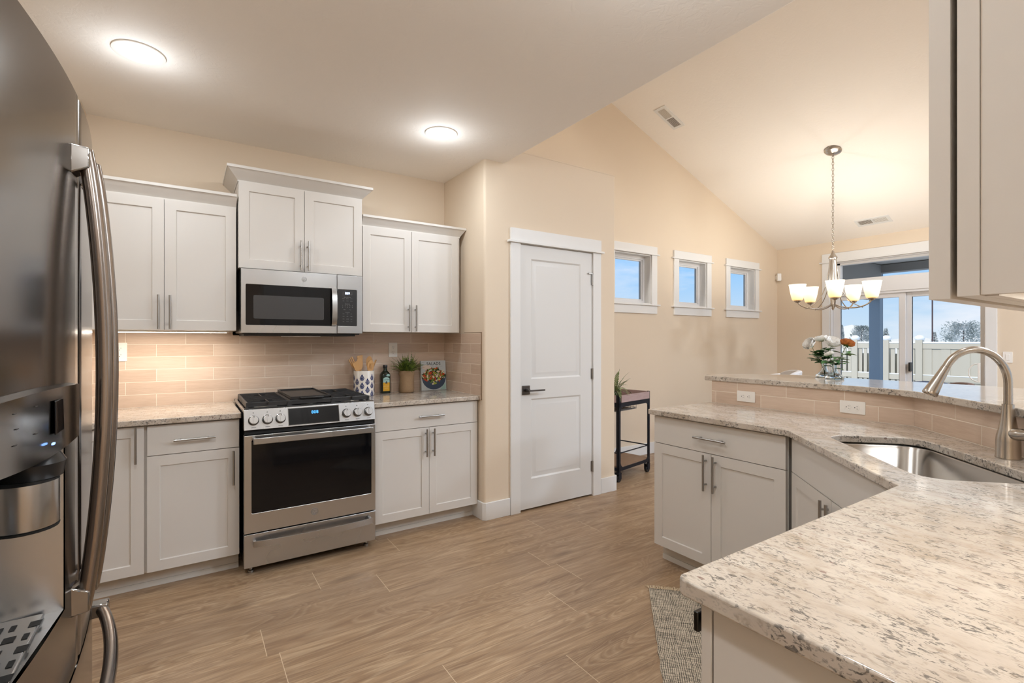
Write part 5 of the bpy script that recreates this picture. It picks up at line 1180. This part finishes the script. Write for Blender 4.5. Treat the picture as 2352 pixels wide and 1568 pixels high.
chair(5.00, 2.80, R(215), 'fabric_pale', 'pale grey dining chair whose back shows above the bar near the far corner', 1.02)
chair(5.62, 3.22, R(180), 'fabric_pale', 'pale grey dining chair, only a sliver of its back above the bar, farther left', .955)
chair(5.05, 1.52, R(203), 'fabric_brown', 'brown upholstered dining chair back in front of the patio door', .985)
chair(5.75, 1.50, R(330), 'fabric_navy', 'dark blue chair barely visible above the bar by the faucet head', .93)
r = root('dining_table', (5.75, 2.35, 0), 0, 'wooden dining table below the chandelier, hidden by the bar', 'table')
mb = MB(); mb.lathe([(.42, .72), (.44, .735), (.44, .75), (.001, .75)], (5.75, 2.35, 0), 48); mb.build('tabletop', 'table_wood', r)
mb = MB(); mb.lathe([(.28, 0), (.27, .03), (.06, .08), (.05, .60), (.16, .7195)], (5.75, 2.35, 0), 28); mb.build('pedestal', 'table_wood', r)

# ------------------------------------------------------------------ outside: patio, fence, trees
sbox('floor_patio', (XS+.16, 10.6, YBK, 5.2, -.2, -.02), 'snow')
mb = MB(); mb.box(10.6, 80, -60, 70, -.75, -.45); struct(mb.build('ground_snow', 'snow'))
mb = MB(); mb.box(XE, 80, YF+.5, 70, -.80, -.46); struct(mb.build('ground_snow', 'snow'))
mb = MB(); mb.box(XS+.17, 10.6, YBK, 4.2, 2.66, 2.70); [mb.box(x, x+.03, YBK, 4.2, 2.650, 2.6599) for x in (8.6, 9.6)]; struct(mb.build('ceiling_patio', 'patio_paint'))
mb = MB(); mb.box(10.2, 10.42, YBK, 4.2, 2.515, 2.6495); mb.box(XS+.17, 10.1995, 3.62, 3.84, 2.05, 2.6495); struct(mb.build('trim_patio_beam', 'patio_trim'))
r = root('patio_post', (10.31, 3.74, -.02), 0, 'blue-grey square patio post seen through the sliding door', 'post')
mb = MB(); mb.box(10.24, 10.38, 3.655, 3.82, -.02, 2.514); mb.build('post', 'patio_post', r); mb = MB(); mb.box(10.225, 10.395, 3.64, 3.835, 2.30, 2.38); mb.box(10.225, 10.395, 3.64, 3.835, -.02, .12); mb.build('trim_band', 'patio_post', r)
r = root('recessed_light', (9.0, 2.70, 2.66), 0, 'glowing recessed light in the patio soffit above the transom', 'light')
mb = MB(); mb.lathe([(.10, -.0005), (.10, -.006), (.075, -.008)], (9.0, 2.70, 2.65), 28, caps=False); mb.build('trim_ring', 'plastic_white', r); mb = MB(); mb.lathe([(.074, -.006), (.001, -.008)], (9.0, 2.70, 2.65), 28, caps=False); mb.build('lens', 'lens_glow', r)
# vinyl fence: one run, posts and rails
FX = 14.0
r = root('vinyl_fence', (FX, 4.0, -.45), 0, 'pale vinyl fence with snow on its rails beyond the patio', 'fence')
posts = [(-2.2, 0), (.2, 0), (2.15, 0), (4.22, .03), (4.86, .03), (5.52, .04), (6.9, .04), (8.4, .04), (10.0, .04)]
for y, e in posts:
    mb = MB(); mb.box(FX-.07, FX+.07, y-.065, y+.065, -.45, 1.30+e); p_ = mb.build('post', 'fence_vinyl', r, bevel=.01)
    mb = MB(); mb.ball((FX, y, 1.34+e), .10, 12, 6, sz=.7 if e else .3); mb.build('snow_cap', 'snow', p_, smooth=80)
mb = MB(); ms = MB()
for (y0, _), (y1, _) in zip(posts[:-1], posts[1:]):
    a, b = y0+.066, y1-.066; mb.box(FX-.04, FX+.04, a, b, 1.13, 1.25); mb.box(FX-.04, FX+.04, a, b, .40, .52); mb.box(FX-.04, FX+.04, a, b, -.38, -.26)
    if y0 < 4.0:
        n = int((b-a)/.155); w_ = (b-a)/n
        for i in range(n): mb.box(FX-(.026 if i % 2 else .012), FX+.012, a+i*w_, a+(i+1)*w_, -.27, 1.14)
    else:
        n = int((b-a)/.105); w_ = (b-a)/n
        for i in range(n): mb.box(FX-.015, FX+.015, a+(i+.18)*w_, a+(i+.82)*w_, -.27, 1.14)
        mb.box(FX+.18, FX+.20, a, b, -.3, 1.0)
    ms.box(FX-.05, FX+.05, a, b, 1.2505, 1.29); ms.box(FX-.045, FX-.0275, a, b, .5205, .545)
mb.build('panels', 'fence_vinyl', r); ms.build('rail_snow', 'snow', r, bevel=.012)
def conifer(x, y, h, w_, label, seed, rnd=False):
    rn = random.Random(seed); z0 = -.45; r = root('conifer' if not rnd else 'snowy_tree', (x, y, z0), 0, label, 'tree')
    mb = MB(); mb.tube([(x, y, z0), (x, y, z0+h*.9)], [w_*.06, .02], 8); mb.build('trunk', 'trunk', r)
    mb = MB()
    for i in range(2600 if rnd else 500):
        t = rn.random()**.8; zz = z0+h*(.18+.82*t) if not rnd else z0+h*(.55+.42*t); rad = w_*((1-t)**.75 if not rnd else (1-t*t)**.5); a = rn.uniform(0, 2*pi); L_ = rad*rn.uniform(.55, 1.05)+.05
        o_ = Vector((cos(a), sin(a), rn.uniform(-.35, .25) if not rnd else rn.uniform(0, .9))); s_ = Vector((-sin(a), cos(a), 0))*(.016 if rnd else .045); L_ = L_ if not rnd else .10; p0_ = o_*rad*rn.uniform(.2, .95) if rnd else Vector((0, 0, 0)); p = Vector((x, y, zz))+p0_
        mb.add([p+o_*L_*.35, p+o_*L_*.8+s_, p+o_*L_, p+o_*L_*.8-s_], [(0, 1, 2, 3)]); mb.add([p+o_*L_*.3, p+o_*L_*.75+Vector((0, 0, .016 if rnd else .05)), p+o_*L_, p+o_*L_*.75-Vector((0, 0, .016 if rnd else .05))], [(0, 1, 2, 3)])
    mb.build('foliage', 'conifer', r, smooth=0, clean=False)
conifer(26, 10.0, 2.42, .42, 'snowy tree beyond the fence, left of the patio post', 1, True)
conifer(26, 9.05, 2.30, .38, 'small snowy conifer right of the patio post', 2)
conifer(26, 8.35, 2.05, .35, 'small conifer partly behind the door stile', 3)
conifer(26, 7.35, 2.10, .28, 'little conifer just left of the broad snowy tree', 4)
conifer(26, 6.42, 2.40, .78, 'broad snowy tree beyond the right part of the fence', 5, True)
conifer(26, 10.9, 2.5, .12, 'thin bare sapling far left beyond the fence', 6, True)
mat('pole_paint', srgb(74, 58, 60), .6)
r = root('flagpole', (22, 6.27, -.45), 0, 'thin dark pole rising beyond the fence', 'pole'); mb = MB(); mb.tube([(22, 6.27, -.45), (22, 6.27, 6.5)], .022, 8); mb.build('pole', 'pole_paint', r)
mb = MB(); n = 60; vs = []; rn = random.Random(9)
for i in range(n+1): y = -30+90*i/n; vs += [(70, y, -.5), (75, y, 2.1+.9*sin(i*.5)+.5*sin(i*1.3))]
mb.add(vs, [(2*i, 2*i+2, 2*i+3, 2*i+1) for i in range(n)]); struct(mb.build('hills', 'hill', smooth=60))
# daylight in the great room side comes in through the windows; unseen flush-mounted fill lamps are added to brighten it
for i, (x, y) in enumerate(((4.2, -1.6), (6.0, -1.6), (3.0, .8), (4.7, -.4))):
    alight('vault_fill_lamp', (x, y, vz(x)-.13), .5, (84, 84, 5, 38)[i], NEUT)
    r = root('vault_fill_light', (x, y, vz(x)), 0, 'added round fill light on the vault, outside the picture', 'light', 'added fill lights on the vault')
    nv = Vector((-VS, 0, -1)).normalized(); mb = MB(); mb.lathe([(.24, .0008), (.24, .010), (.20, .022), (.001, .028)], (x, y, vz(x)), 36, axis=nv); mb.build('lens', 'lens_glow', r)

# group names for the repeats
GROUPS = {'wooden_': 'wooden utensils in the crock', 'slotted_spoon': 'wooden utensils in the crock', 'peony': 'peonies in the glass vases', 'glass_vase': 'glass vases on the bar', 'dining_chair': 'dining chairs behind the bar',
          'wall_cabinet': 'wall cabinets', 'base_cabinet': 'base cabinets', 'outlet': 'wall outlets', 'ceiling_vent': 'registers on the sloped ceiling', 'conifer': 'trees beyond the fence', 'snowy_tree': 'trees beyond the fence',
          'under_cabinet_light': 'under-cabinet light bars', 'countertop': 'granite countertops', 'backsplash': 'tile backsplashes'}
for o in C.objects:
    if o.parent is None and 'label' in o and 'group' not in o:
        for k, g in GROUPS.items():
            if o.name.startswith(k): o['group'] = g
